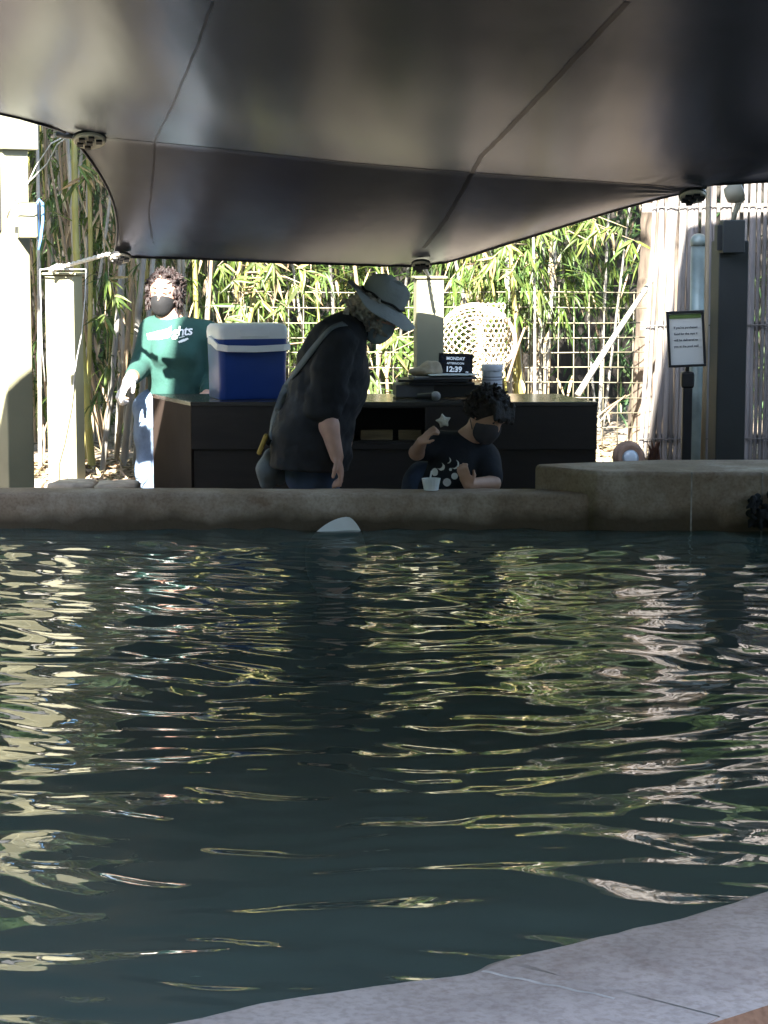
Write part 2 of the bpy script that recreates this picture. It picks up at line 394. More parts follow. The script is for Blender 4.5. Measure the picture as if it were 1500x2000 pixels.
class SDF:
    def __init__(s, lo, hi, h):
        s.h = h; s.org = np.array(lo, float)
        s.n = np.ceil((np.array(hi) - s.org) / h).astype(int) + 1
        s.f = np.full(s.n, .2, np.float32)
    def _win(s, lo, hi, m):
        a = np.maximum(0, np.floor((np.array(lo) - m - s.org) / s.h).astype(int))
        b = np.minimum(s.n, np.ceil((np.array(hi) + m - s.org) / s.h).astype(int) + 1)
        if (b <= a).any(): return None
        g = [s.org[i] + np.arange(a[i], b[i]) * s.h for i in range(3)]
        return tuple(slice(a[i], b[i]) for i in range(3)), np.meshgrid(*g, indexing='ij')
    def _blend(s, w, d, k, sub=False):
        o = s.f[w]
        if sub:
            s.f[w] = np.maximum(o, -d); return
        if k <= 0: s.f[w] = np.minimum(o, d); return
        hh = np.clip(.5 + .5 * (o - d) / k, 0, 1)
        s.f[w] = o * (1 - hh) + d * hh - k * hh * (1 - hh)
    def cone(s, a, b, ra, rb, k=.02, sub=False):
        a = np.array(a, float); b = np.array(b, float); r = max(ra, rb)
        w = s._win(np.minimum(a, b) - r, np.maximum(a, b) + r, k + 4 * s.h)
        if w is None: return s
        w, (X, Y, Z) = w
        ab = b - a; L2 = max(ab @ ab, 1e-9)
        t = np.clip(((X - a[0]) * ab[0] + (Y - a[1]) * ab[1] + (Z - a[2]) * ab[2]) / L2, 0, 1)
        d = np.sqrt((X - a[0] - t * ab[0]) ** 2 + (Y - a[1] - t * ab[1]) ** 2 + (Z - a[2] - t * ab[2]) ** 2) - (ra + (rb - ra) * t)
        s._blend(w, d, k, sub); return s
    def ball(s, c, r, k=.02, sub=False): return s.cone(c, c, r, r, k, sub)
    def ell(s, c, rad, M=None, k=.02, sub=False):
        c = np.array(c, float); rad = np.array(rad, float); r = rad.max()
        w = s._win(c - r, c + r, k + 4 * s.h)
        if w is None: return s
        w, (X, Y, Z) = w
        P = np.stack([X - c[0], Y - c[1], Z - c[2]], -1)
        if M is not None: P = P @ np.array(M)     # columns of M = local axes
        q = P / rad; k0 = np.sqrt((q ** 2).sum(-1)); k1 = np.sqrt(((P / rad ** 2) ** 2).sum(-1))
        d = np.where(k1 > 1e-6, k0 * (k0 - 1) / np.maximum(k1, 1e-6), -rad.min())
        s._blend(w, d, k, sub); return s
    def chain(s, pts, k=.03):
        for (p, r), (q, r2) in zip(pts[:-1], pts[1:]): s.cone(p, q, r, r2, k)
        return s
    def cut(s, p, n):   # remove the side n points to
        g = [s.org[i] + np.arange(s.n[i]) * s.h for i in range(3)]
        X, Y, Z = np.meshgrid(*g, indexing='ij')
        n = np.array(Vector(n).normalized())
        s.f = np.maximum(s.f, ((X - p[0]) * n[0] + (Y - p[1]) * n[1] + (Z - p[2]) * n[2]).astype(np.float32)); return s
    def wrinkle(s, amp, freq, seed=0, stretch=(1, 1, 1)):
        rs = np.random.RandomState(seed)
        g = [s.org[i] + np.arange(s.n[i]) * s.h for i in range(3)]
        X, Y, Z = np.meshgrid(*g, indexing='ij'); acc = np.zeros_like(s.f)
        for i in range(7):
            d = rs.normal(size=3) * np.array(stretch); d /= np.linalg.norm(d)
            fq = freq * rs.uniform(.6, 1.8)
            ph = rs.uniform(0, 6.28); e = rs.normal(size=3); e /= np.linalg.norm(e)
            warp = np.sin((X * e[0] + Y * e[1] + Z * e[2]) * freq * .5 + ph) * 1.4
            acc += np.sin((X * d[0] + Y * d[1] + Z * d[2]) * fq + ph + warp).astype(np.float32) / 7 * 1.7
        s.f += amp * acc; return s
    def build(s, name, m, parent=None):
        V, F = surface_nets(s.f, s.org, s.h)
        o = mesh_obj(name, V.tolist(), F.tolist(), m, parent, True)
        return o

def bvh_of(objs):
    V = []; F = []
    for o in objs:
        n = len(V); V += [v.co.copy() for v in o.data.vertices]; F += [tuple(i + n for i in p.vertices) for p in o.data.polygons]
    return BVHTree.FromPolygons(V, F)
def cast(bvh, px, py):
    h = bvh.ray_cast(Vector((0, 0, CAM_Z)), ray(px, py).normalized())
    return (h[0], h[1]) if h[0] is not None else (None, None)
def patch_on(bvh, name, loops, m, parent, off=.003, D=10.0, cell=2.0):
    """flat print: pixel polygons triangulated as a fine grid and laid on the cloth surface"""
    V = []; F = []; key = {}
    def inside(x, y):
        c = False
        for lp in loops:
            n = len(lp)
            for i in range(n):
                (x1, y1), (x2, y2) = lp[i], lp[(i + 1) % n]
                if (y1 > y) != (y2 > y) and x < (x2 - x1) * (y - y1) / (y2 - y1) + x1: c = not c
        return c
    xs = [p[0] for lp in loops for p in lp]; ys = [p[1] for lp in loops for p in lp]
    def vid(i, j):
        if (i, j) not in key:
            h, n = cast(bvh, min(xs) + i * cell, min(ys) + j * cell)
            if h is None: key[(i, j)] = None
            else:
                key[(i, j)] = len(V); V.append(h + (Vector((0, 0, CAM_Z)) - h).normalized() * off)
        return key[(i, j)]
    for i in range(int((max(xs) - min(xs)) / cell) + 1):
        for j in range(int((max(ys) - min(ys)) / cell) + 1):
            if inside(min(xs) + (i + .5) * cell, min(ys) + (j + .5) * cell):
                q = [vid(i, j), vid(i, j + 1), vid(i + 1, j + 1), vid(i + 1, j)]
                if None not in q: F.append(tuple(q))
    if F: return mesh_obj(name, V, F, m, parent, True)

def text_mesh(body, size, shear=0, bold=0.0, spacing=1.0, align='CENTER'):
    c = bpy.data.curves.new('t', 'FONT'); c.body = body; c.size = size; c.shear = shear; c.offset = bold
    c.align_x = align; c.space_character = spacing; c.resolution_u = 3
    o = bpy.data.objects.new('t', c); col.objects.link(o)
    dg = bpy.context.evaluated_depsgraph_get(); me = bpy.data.meshes.new_from_object(o.evaluated_get(dg))
    V = [v.co.copy() for v in me.vertices]; F = [tuple(p.vertices) for p in me.polygons]
    bpy.data.objects.remove(o); bpy.data.curves.remove(c); bpy.data.meshes.remove(me)
    return V, F
def text_on_plane(name, body, org, xd, yd, size, m, parent, bold=0.0, shear=0, spacing=1.0, off=.002):
    V, F = text_mesh(body, size, shear, bold, spacing)
    xd = Vector(xd).normalized(); yd = Vector(yd).normalized(); n = xd.cross(yd)
    return mesh_obj(name, [Vector(org) + xd * v.x + yd * v.y + n * off for v in V], F, m, parent)

# ================================================================== SETTING
WZ = .62          # wall top
WATER = .463
g = MB().add([(-150, -150, 0), (150, -150, 0), (150, 250, 0), (-150, 250, 0)], [(0, 1, 2, 3)]).build('ground', M_ground); tag(g, kind='structure')
pf = MB().add([(-4.3, 1.5, .006), (4.3, 1.5, .006), (4.3, 9.45, .006), (-4.3, 9.45, .006)], [(0, 1, 2, 3)]).build('pool_floor', M_floor); tag(pf, kind='structure')

# near coping: curved wall between viewer and water
inner = [(-4.2, 3.3), (-3.2, 2.72), (-2.2, 2.48), (-1.4, 2.53), (-.85, 2.70)]
for px, py in [(320, 2000), (500, 1965), (750, 1924), (900, 1902), (955, 1880), (1050, 1856), (1140, 1833), (1250, 1811), (1340, 1796), (1420, 1772), (1500, 1745)]:
    p = atz(px, py - 20, WZ); inner.append((p.x, p.y))
inner += [(1.1, 3.95), (1.8, 4.6), (2.6, 5.5), (3.4, 6.8), (4.2, 8.4)]
def smooth_line(P, sub=5):
    out = []
    for i in range(len(P) - 1):
        p0 = Vector(P[max(i - 1, 0)]); p1 = Vector(P[i]); p2 = Vector(P[i + 1]); p3 = Vector(P[min(i + 2, len(P) - 1)])
        for k in range(sub):
            t = k / sub
            out.append(.5 * ((2 * p1) + (p2 - p0) * t + (2 * p0 - 5 * p1 + 4 * p2 - p3) * t * t + (3 * p1 - p0 - 3 * p2 + p3) * t ** 3))
    out.append(Vector(P[-1])); return out
inn = smooth_line(inner, 6)
def offset_line(P, d):
    out = []
    for i, p in enumerate(P):
        t = (P[min(i + 2, len(P) - 1)] - P[max(i - 2, 0)]).normalized(); out.append(p + Vector((t.y, -t.x)) * d)
    return out
outl = offset_line(inn, .43)
V = []; F = []
prof_n = 9
for i, (a, b) in enumerate(zip(inn, outl)):
    d = (b - a).normalized(); nzv = .008 * mnoise.noise(Vector((a.x * 2, a.y * 2, 0)))
    a = a + d * (.014 * mnoise.noise(Vector((a.x * 5, a.y * 5, 3))) + .006 * mnoise.noise(Vector((a.x * 19, a.y * 19, 5))))
    L5 = (b - a).length
    pr = [(.03, .0), (.0, WZ - .22), (.0, WZ - .035), (.010, WZ - .010), (.035, WZ), (L5 * .5, WZ + .004), (L5 - .02, WZ), (L5, WZ - .02), (L5, WZ - .10), (L5 - .03, WZ - .12), (L5 - .03, 0)]
    for s_, z in pr: V.append((a.x + d.x * s_, a.y + d.y * s_, z + (nzv if z > .5 else 0)))
prof_n = len(pr)
mi = []
for i in range(len(inn) - 1):
    for k in range(prof_n - 1):
        F.append((i * prof_n + k, (i + 1) * prof_n + k, (i + 1) * prof_n + k + 1, i * prof_n + k + 1)); mi.append(1 if k >= 6 else 0)
cope = mesh_obj('near_pool_wall', V, F, None, None, True, [M_cope, M_orange], mi)
tag(cope, 'curved lavender grey concrete pool rim in the near right foreground', 'pool wall')
# grout joint across the near rim
bv = bvh_of([cope]); pts = []
for k in range(17):
    h, n = cast(bv, 905 + (1200 - 905) * k / 16, 1890 + (1950 - 1890) * k / 16 + 1.2 * math.sin(k * 1.7))
    if h is not None: pts.append(h + Vector((0, 0, .0003)))
if len(pts) > 3: MB().ribbon(pts, [(0, 0, 1)] * len(pts), .006, .0006).build('grout_joint', M_grout, cope)

# far wall : low part on the left, raised block on the right
def wall_strip(name, front, back, z0, z1, m, parent=None, rough=.006, res=.05, rnd_r=.02, seed=0):
    """wall between two plan polylines, with rounded top arrises and uneven faces"""
    n = max(2, int((Vector(front[-1]) - Vector(front[0])).length / res))
    def samp(P, t):
        ds = [0]
        for i in range(1, len(P)): ds.append(ds[-1] + (Vector(P[i]) - Vector(P[i - 1])).length)
        x = t * ds[-1]
        for i in range(1, len(P)):
            if x <= ds[i] + 1e-9:
                q = (x - ds[i - 1]) / max(ds[i] - ds[i - 1], 1e-9); return Vector(P[i - 1]).lerp(Vector(P[i]), q)
        return Vector(P[-1])
    V = []; F = []
    zs = [z0 + (z1 - rnd_r - z0) * k / 8 for k in range(9)]
    for i in range(n + 1):
        a = samp(front, i / n); b = samp(back, i / n); d = (b - a).normalized(); Lw = (b - a).length
        col_ = []
        for z in zs: col_.append((0, z))
        col_ += [(rnd_r * .3, z1 - rnd_r * .3), (rnd_r, z1), (Lw * .5, z1 + .002), (Lw - rnd_r, z1), (Lw, z1 - rnd_r), (Lw, z0)]
        for s_, z in col_:
            nn = mnoise.noise(Vector((a.x * 4 + seed, z * 6, 1.3))) * rough + mnoise.noise(Vector((a.x * 13 + seed, z * 17, 5.1))) * rough * .5
            V.append((a.x + d.x * (s_ + nn), a.y + d.y * (s_ + nn), z + (nn * .4 if z > z1 - .05 else 0)))
    k = len(col_)
    for i in range(n):
        for j in range(k - 1): F.append((i * k + j, (i + 1) * k + j, (i + 1) * k + j + 1, i * k + j + 1))
    F.append(tuple(range(k))); F.append(tuple(reversed([n * k + j for j in range(k)])))
    return mesh_obj(name, V, F, m, parent, True)
fw = wall_strip('far_pool_wall', [(-4.3, 9.42), (-1.7, 9.33), (0, 9.30), (1.2, 9.31)], [(-4.3, 9.68), (-1.7, 9.57), (0, 9.52), (1.2, 9.53)], 0, WZ, M_wall)
tag(fw, 'low brown concrete pool wall in front of the dark counter', 'pool wall')
RZ = .722
c0 = at(1164, 960, 9.28); c1 = at(1046, 950, 9.53)
rb = MB().prism([(c0.x, 9.275), (2.6, 9.20), (4.3, 9.05), (4.3, 9.9), (2.6, 9.82), (1.25, 9.80), (c1.x, 9.60), (c1.x + .005, 9.55)], .0, RZ)
rw = rb.build('raised_pool_wall', M_wall, None, False, .022, 3)
sb = rw.modifiers.new('s', 'SUBSURF'); sb.subdivision_type = 'SIMPLE'; sb.levels = sb.render_levels = 0
tag(rw, 'raised block of concrete pool wall at the right, with an angled end', 'pool wall')
for px in (1351, 1488):
    a = at(px, 926, 9.26); mbj = MB(); yy = 9.262 if px < 1400 else 9.245
    mbj.box((a.x, yy - .001, .57), (.007, .012, .30)); mbj.build('grout_joint', M_groutd, rw)
# side walls of the tank, out of frame
for sx, nm in ((-1, 'left'), (1, 'right')):
    sw = MB().box((sx * 4.42, 6.0, .31), (.25, 7.2, .62)).build('side_pool_wall', M_wall, None, False, .02)
    tag(sw, 'straight concrete side wall of the pool on the %s, out of view' % nm, 'pool wall')

# water surface: real waves
rs = np.random.RandomState(11)
xs = np.arange(-4.29, 4.3, .021); ys = np.arange(2.3, 9.45, .0122)
X, Y = np.meshgrid(xs, ys, indexing='ij')
wx = X + .12 * np.sin(Y * 1.7 + 1) + .06 * np.sin(X * 4.1 + Y * 2.3)
wy = Y + .10 * np.sin(X * 2.1 + 2) + .05 * np.sin(X * 5.3 - Y * 3.7)
H = np.zeros_like(X)
for i in range(70):
    lam = .085 * (6.5 ** (rs.rand() ** 1.5)); k = 2 * math.pi / lam
    th = math.pi / 2 + rs.normal() * .46
    sl = .0375 * (lam / .5) ** .08 * rs.uniform(.5, 1.3)
    env = .6 + .4 * np.sin(X * rs.uniform(-1.3, 1.3) + Y * rs.uniform(-1.3, 1.3) + rs.rand() * 6.28)
    H += sl / k / math.sqrt(2.2) * env * np.sin(k * (wx * math.cos(th) + wy * math.sin(th)) + rs.rand() * 6.28)
fade = np.clip((Y - 2.0) / 6.5, 0, 1)
H *= (.55 + .55 * fade)
for cx, cy, am in ((-.22, 9.2, .004), (.55, 6.2, .0022), (1.25, 9.0, .003)):
    r = np.sqrt((X - cx) ** 2 + (Y - cy) ** 2)
    H += am * np.sin(r * 2 * math.pi / .22) * np.exp(-((r - .35) / .45) ** 2)
Hc = H.copy()
nx_, ny_ = X.shape
V = np.stack([X, Y, WATER + H], -1).reshape(-1, 3)
ii, jj = np.meshgrid(np.arange(nx_ - 1), np.arange(ny_ - 1), indexing='ij')
q = (ii * ny_ + jj).reshape(-1)
Fq = np.stack([q, q + ny_, q + ny_ + 1, q + 1], 1)
me = bpy.data.meshes.new('water'); me.from_pydata(V.tolist(), [], Fq.tolist()); me.materials.append(M_water)
me.polygons.foreach_set('use_smooth', [True] * len(me.polygons))
water = link(bpy.data.objects.new('water', me)); tag(water, kind='structure')

# planter bed behind (raised ground), wraps round the left
BZ = .42
def bed_grid(name, x0, x1, y0, y1, z):
    nx = int((x1 - x0) / .12) + 1; ny = int((y1 - y0) / .12) + 1; V = []; F = []
    for i in range(nx + 1):
        for j in range(ny + 1):
            x = x0 + (x1 - x0) * i / nx; y = y0 + (y1 - y0) * j / ny
            V.append((x, y, z + .035 * mnoise.noise(Vector((x * 1.6, y * 1.6, 0))) + .012 * mnoise.noise(Vector((x * 7, y * 7, 2)))))
    for i in range(nx):
        for j in range(ny):
            F.append((i * (ny + 1) + j, (i + 1) * (ny + 1) + j, (i + 1) * (ny + 1) + j + 1, i * (ny + 1) + j + 1))
    n = len(V)   # skirt
    V += [(x0, y0, 0), (x1, y0, 0), (x1, y1, 0), (x0, y1, 0)]
    e = [[i * (ny + 1) for i in range(nx + 1)], [nx * (ny + 1) + j for j in range(ny + 1)], [i * (ny + 1) + ny for i in range(nx, -1, -1)], [j for j in range(ny, -1, -1)]]
    for k in range(4):
        F.append(tuple([n + k, n + (k + 1) % 4] + list(reversed(e[k]))))
    o = mesh_obj(name, V, F, M_soil, None, True); tag(o, kind='structure'); return o
bed_grid('planter_bed', -6, 6, 12.25, 17.5, BZ)
bed_grid('planter_bed', -6, -1.36, 11.12, 12.25, BZ - .03)
bed_grid('planter_bed', 1.16, 6, 11.25, 12.25, BZ + .06)
# edging stones
def stone(c, s, label, seed):
    rr = random.Random(seed); mb = MB()
    bmx = bmesh.new(); bmesh.ops.create_cube(bmx, size=1); bmesh.ops.subdivide_edges(bmx, edges=bmx.edges[:], cuts=5, use_grid_fill=True)
    for v in bmx.verts:
        p = v.co.copy(); q_ = Vector((p.x, p.y, p.z)); L_ = max(abs(p.x), abs(p.y), abs(p.z))
        r2 = (abs(p.x * 2) ** 6 + abs(p.y * 2) ** 6 + abs(p.z * 2) ** 6) ** (1 / 6)
        p = p / r2 * 1.0 if r2 > 0 else p
        nn = mnoise.noise(q_ * 3 + Vector((seed * 3.1, 0, 0))) * .08
        v.co = Vector((p.x * s[0] * (1 + nn), p.y * s[1] * (1 + nn), p.z * s[2] * (1 + nn * 2))) + Vector(c)
    me = bpy.data.meshes.new('edging_stone'); bmx.to_mesh(me); bmx.free(); me.materials.append(M_stone)
    me.polygons.foreach_set('use_smooth', [True] * len(me.polygons))
    o = link(bpy.data.objects.new('edging_stone', me)); tag(o, label, 'stone', 'stones edging the planter'); return o
def stone_px(x0, x1, y0, y1, D, label, seed):
    a = at(x0, y0, D); b = at(x1, y1 + 20, D)
    stone(((a.x + b.x) / 2, D + .13, (a.z + b.z) / 2), (abs(b.x - a.x), .26, abs(a.z - b.z)), label, seed)
stone_px(80, 181, 944, 962, 11.0, 'long tan edging stone at the foot of the short cream post', 1)
stone_px(181, 268, 946, 962, 11.0, 'tan edging stone beside the jeans of the person in green', 2)
stone_px(56, 80, 946, 962, 11.02, 'small tan edging stone against the tall cream post', 3)

# added out of frame to block sun and sky light: a building behind the viewer, clipped hedges at both sides
M_stucco = mat('stucco', (.34, .29, .22), .85, .12, 3, .3, 40); M_roof = mat('roof_fascia', (.10, .08, .06), .7, .2, 4); M_pane = mat('window_pane', (.03, .04, .05), .1, .1, 3)
bd = empty('building', (0, -9, 0), 'three storey stucco building added unseen behind the viewer to block the sun', 'building')
MB().box((0, -12, 5.4), (30, 6, 10.8)).build('wall', M_stucco, bd)
MB().box((0, -11.9, 10.95), (31, 7, .3)).build('roof', M_roof, bd)
for iz in range(3):
    for ix in range(7):
        x_ = -12 + ix * 4; z_ = 1.9 + iz * 3.4
        w_ = MB().box((x_, -8.985, z_), (1.7, .06, 1.6)).build('window', M_roof, bd); MB().box((x_, -8.95, z_), (1.55, .02, 1.45)).build('pane', M_pane, w_)
for sx, nm in ((-1, 'left'), (1, 'right')):
    V = []; F = []; ny_ = 60; nz_ = 16
    mb = MB()
    for i in range(ny_ + 1):
        for j in range(nz_ + 1):
            y_ = -5 + 20 * i / ny_; z_ = (5.2 if sx < 0 else 2.9) * j / nz_
            V.append((sx * (7.2 + .35 * mnoise.noise(Vector((y_ * 1.5, z_ * 1.5, sx))) + .12 * (z_ / 5.0)), y_, z_))
    for i in range(ny_):
        for j in range(nz_): F.append((i * (nz_ + 1) + j, (i + 1) * (nz_ + 1) + j, (i + 1) * (nz_ + 1) + j + 1, i * (nz_ + 1) + j + 1))
    hd_ = empty('hedge', (sx * 7.2, 5, 0), 'tall clipped hedge added unseen along the %s side of the pool to block sky light' % nm, 'hedge')
    mesh_obj('hedge_blocker', V, F, M_leafd, hd_, True)

# ================================================================== SHADE SAILS
def lerp_poly(P, t):
    ds = [0]
    for i in range(1, len(P)): ds.append(ds[-1] + (P[i] - P[i - 1]).length)
    x = t * ds[-1]
    for i in range(1, len(P)):
        if x <= ds[i] + 1e-9: return P[i - 1].lerp(P[i], (x - ds[i - 1]) / max(ds[i] - ds[i - 1], 1e-9))
    return P[-1]
PB = at(224, 500, 11.0); PE = at(838, 517, 11.30); PC = at(1362, 370, 9.2); PA = at(140, 262, 9.65)
PR = Vector((4.2, 8.5, 2.06))
def edge_x(px, py, D): return at(px, py, D)
row0 = [PB, at(420, 506, 11.1), at(620, 513, 11.2), PE, at(1000, 474, 10.55), at(1190, 413, 9.8), PC, at(1520, 352, 9.08), PR]
row1 = [PA, at(420, 290, 9.6), at(700, 320, 9.5), at(930, 338, 9.4), at(1100, 350, 9.32), at(1250, 361, 9.24), PC + Vector((0, -.05, .008)), at(1520, 352, 9.08) + Vector((0, -.06, .010)), PR + Vector((0, -.06, .01))]
def zc(y, base): return base + .092 * (9.6 - y)
row2 = [Vector((-2.15, 8.3, 2.34)), Vector((-1.2, 8.5, 2.30)), Vector((-.5, 8.4, 2.22)), Vector((.2, 8.2, 2.20)), Vector((.8, 8.1, 2.16)), Vector((1.4, 8.0, 2.16)), Vector((2.0, 7.8, 2.14)), Vector((2.6, 7.7, 2.16)), Vector((4.4, 7.4, 2.2))]
row3 = [Vector((-3.1, 6.0, 2.72)), Vector((-1.9, 6.0, 2.66)), Vector((-1.0, 6.0, 2.58)), Vector((-.1, 6.0, 2.52)), Vector((.7, 6.0, 2.48)), Vector((1.5, 6.0, 2.46)), Vector((2.3, 6.0, 2.46)), Vector((3.2, 6.0, 2.5)), Vector((4.6, 6.0, 2.6))]
row4 = [Vector((-3.4 + i * 1.0, 3.6, 2.85 + .02 * abs(i - 4))) for i in range(9)]
row5 = [Vector((-4.0 + i * 1.1, 2.0, 3.05 + .03 * abs(i - 4))) for i in range(9)]
rows = [row0, row1, row2, row3, row4, row5]
NU = 120
def sail_row(P): return [lerp_poly_idx(P, i / NU) for i in range(NU + 1)]
def lerp_poly_idx(P, t):
    x = t * (len(P) - 1); i = min(int(x), len(P) - 2); f = x - i
    p0 = P[max(i - 1, 0)]; p1 = P[i]; p2 = P[i + 1]; p3 = P[min(i + 2, len(P) - 1)]
    return .5 * ((2 * p1) + (p2 - p0) * f + (2 * p0 - 5 * p1 + 4 * p2 - p3) * f * f + (3 * p1 - p0 - 3 * p2 + p3) * f ** 3)
SR = [sail_row(P) for P in rows]
V = []; F = []; cols_ = []
NV = [26, 24, 30, 26, 14]
grid = []
for seg in range(5):
    for k in range(NV[seg] + (1 if seg == 4 else 0)):
        t = k / NV[seg]; row = []
        for i in range(NU + 1):
            u = i / NU
            if seg == 0:
                p = SR[0][i].lerp(SR[1][i], t)
                w = math.sin(math.pi * t)
                p = p + Vector((.085 * w * math.exp(-u * 9), 0, 0))
                p.z -= .035 * w * math.exp(-((u - .35) / .3) ** 2)
            else:
                p0 = SR[seg - 1][i] if seg > 1 else (SR[1][i] * 2 - SR[2][i]) * .5 + SR[0][i] * .5
                p1 = SR[seg][i]; p2 = SR[seg + 1][i]; p3 = SR[min(seg + 2, 5)][i]
                p = .5 * ((2 * p1) + (p2 - p0) * t + (2 * p0 - 5 * p1 + 4 * p2 - p3) * t * t + (3 * p1 - p0 - 3 * p2 + p3) * t ** 3)
                if seg == 1: p = p + Vector((.03 * math.sin(math.pi * t) * math.exp(-u * 9), 0, 0))
            # puckers radiating from the tied corners
            for c_, am in ((PB, .003), (PA, .003), (PE, .003), (PC, .001)):
                dv = p - c_; r = math.hypot(dv.x, dv.y)
                if r < 1.0:
                    a = math.atan2(dv.y, dv.x); p.z += am * math.sin(a * 26) * math.exp(-((r - .16) / .16) ** 2)
            p.z += .006 * mnoise.noise(Vector((p.x * 1.1, p.y * 1.1, 0)))
            row.append(p)
        grid.append(row)
V = [p for row in grid for p in row]
nr = len(grid)
for j in range(nr - 1):
    for i in range(NU):
        F.append((j * (NU + 1) + i, j * (NU + 1) + i + 1, (j + 1) * (NU + 1) + i + 1, (j + 1) * (NU + 1) + i))
sail_root = empty('shade_sail', (0, 6, 0), 'large dark shade sail stretched low over the pool', 'shade sail')
sail = mesh_obj('sail_cloth', V, F, M_sail, sail_root, True)
sbv = bvh_of([sail])
def sail_strip(name, pix, width, th=.004, m=M_seam):
    pts = []; nn = []
    for (x0, y0), (x1, y1) in zip(pix[:-1], pix[1:]):
        for k in range(14):
            h, n = cast(sbv, x0 + (x1 - x0) * k / 14 + .7 * math.sin(k * 1.1 + x0), y0 + (y1 - y0) * k / 14)
            if h is None: continue
            if n.dot(ray(x0, y0)) > 0: n = -n
            pts.append(h + n * .0005); nn.append(n)
    if len(pts) > 2: MB().ribbon(pts, nn, width, th).build(name, m, sail_root, False)
sail_strip('seam', [(1225, 4), (1080, 160), (985, 260), (940, 305), (915, 350), (870, 430), (825, 488)], .020, .0008)
sail_strip('seam', [(415, 4), (385, 90), (335, 210), (303, 272), (300, 330), (290, 420), (300, 480)], .010, .0005)
sail_strip('seam', [(200, 268), (420, 289), (700, 319), (930, 338), (1150, 353), (1325, 366)], .007, .001)
# hem along the rear edges
for nm, line in (('hem', grid[0]),):
    pts = [p + Vector((0, 0, 0)) for p in line[:int(NU * .99):2]]
    MB().tube(pts, .009, 6).build(nm, M_seam, sail_root, True)
pts = [grid[j][0] for j in range(0, 27)]; MB().tube(pts, .007, 6).build('hem', M_seam, sail_root, True)
pts = [grid[j][0] for j in range(27, nr, 3)]; MB().tube(pts, .009, 6).build('hem', M_seam, sail_root, True)
# corner plates with bolts
def plate(px, py, r, label):
    h, n = cast(sbv, px, py)
    if h is None: return
    if n.dot(ray(px, py)) > 0: n = -n
    # plates hang a little flatter than the cloth
    n = Vector((.04, -.42, -.90)).normalized()
    zq = n.to_track_quat('Z', 'Y').to_matrix().to_4x4(); M4 = Matrix.Translation(h + Vector((0, -.02, -.028))) @ zq
    pl = MB().lathe([(r, -.006), (r, .004), (r * .94, .007)], 28, M4).build('corner_plate', M_plate, sail_root)
    rim = MB().lathe([(r * 1.06, -.016), (r * 1.06, -.0065)], 28, M4).build('backing_plate', M_dark, pl)
    for k in range(6):
        w = k * math.pi / 3 + .3; rr_ = r * .62
        if k == 5: rr_ = 0.0
        c = M4 @ Vector((rr_ * math.cos(w), rr_ * math.sin(w), .012))
        MB().box(c, (.026, .026, .012), M=zq.to_3x3()).build('bolt', M_dark, pl)
plate(176, 263, .070, '')
plate(236, 494, .052, '')
plate(1352, 372, .056, '')
plate(822, 508, .046, '')
# second, higher sail added out of frame to throw shade on the reed fence
s2 = [Vector((1.20, 9.45, 3.55)), Vector((8.0, 9.7, 3.9)), Vector((8.0, 3.0, 4.4)), Vector((-.66, 3.2, 3.75))]
V = []; F = []; n2 = 24
for i in range(n2 + 1):
    for j in range(n2 + 1):
        u, v = i / n2, j / n2
        p = s2[0].lerp(s2[1], u).lerp(s2[3].lerp(s2[2], u), v)
        V.append(p + Vector((0, 0, -.15 * math.sin(math.pi * u) * math.sin(math.pi * v))))
for i in range(n2):
    for j in range(n2): F.append((i * (n2 + 1) + j, (i + 1) * (n2 + 1) + j, (i + 1) * (n2 + 1) + j + 1, i * (n2 + 1) + j + 1))
u_ = mesh_obj('shade_sail', V, F, M_sail, None, True); tag(u_, 'second shade sail, added unseen higher up on the right to cast shade', 'shade sail')
# third sail, high on the left, added out of frame to shade the bamboo behind the posts
V = []; F = []
s3 = [Vector((-4.6, 6.9, 5.0)), Vector((-2.2, 6.9, 5.0)), Vector((-1.75, 10.6, 5.1)), Vector((-4.2, 10.6, 5.1))]
for i in range(13):
    for j in range(13):
        u, v = i / 12, j / 12; p = s3[0].lerp(s3[1], u).lerp(s3[3].lerp(s3[2], u), v)
        V.append(p + Vector((0, 0, -.12 * math.sin(math.pi * u) * math.sin(math.pi * v))))
for i in range(12):
    for j in range(12): F.append((i * 13 + j, (i + 1) * 13 + j, (i + 1) * 13 + j + 1, i * 13 + j + 1))
o = mesh_obj('shade_sail', V, F, M_sail, None, True); tag(o, 'third shade sail, added unseen high on the left to shade the bamboo', 'shade sail')

V = []; F = []; t0, t1, t2_ = Vector((-2.23, 6.40, 4.3)), Vector((-1.83, 7.95, 4.3)), Vector((-.95, 7.15, 4.35))  # unseen triangular sail added so half the green sweater falls in shade
for i in range(11):
    for j in range(11):
        u, v = i / 10, j / 10; p = t0.lerp(t1, u).lerp(t2_, v * .97); V.append(p + Vector((0, 0, -.05 * math.sin(math.pi * v))))
for i in range(10):
    for j in range(10): F.append((i * 11 + j, (i + 1) * 11 + j, (i + 1) * 11 + j + 1, i * 11 + j + 1))
o = mesh_obj('shade_sail', V, F, M_sail, None, True); tag(o, 'small triangular shade sail, added unseen left of centre to cast shade', 'shade sail')
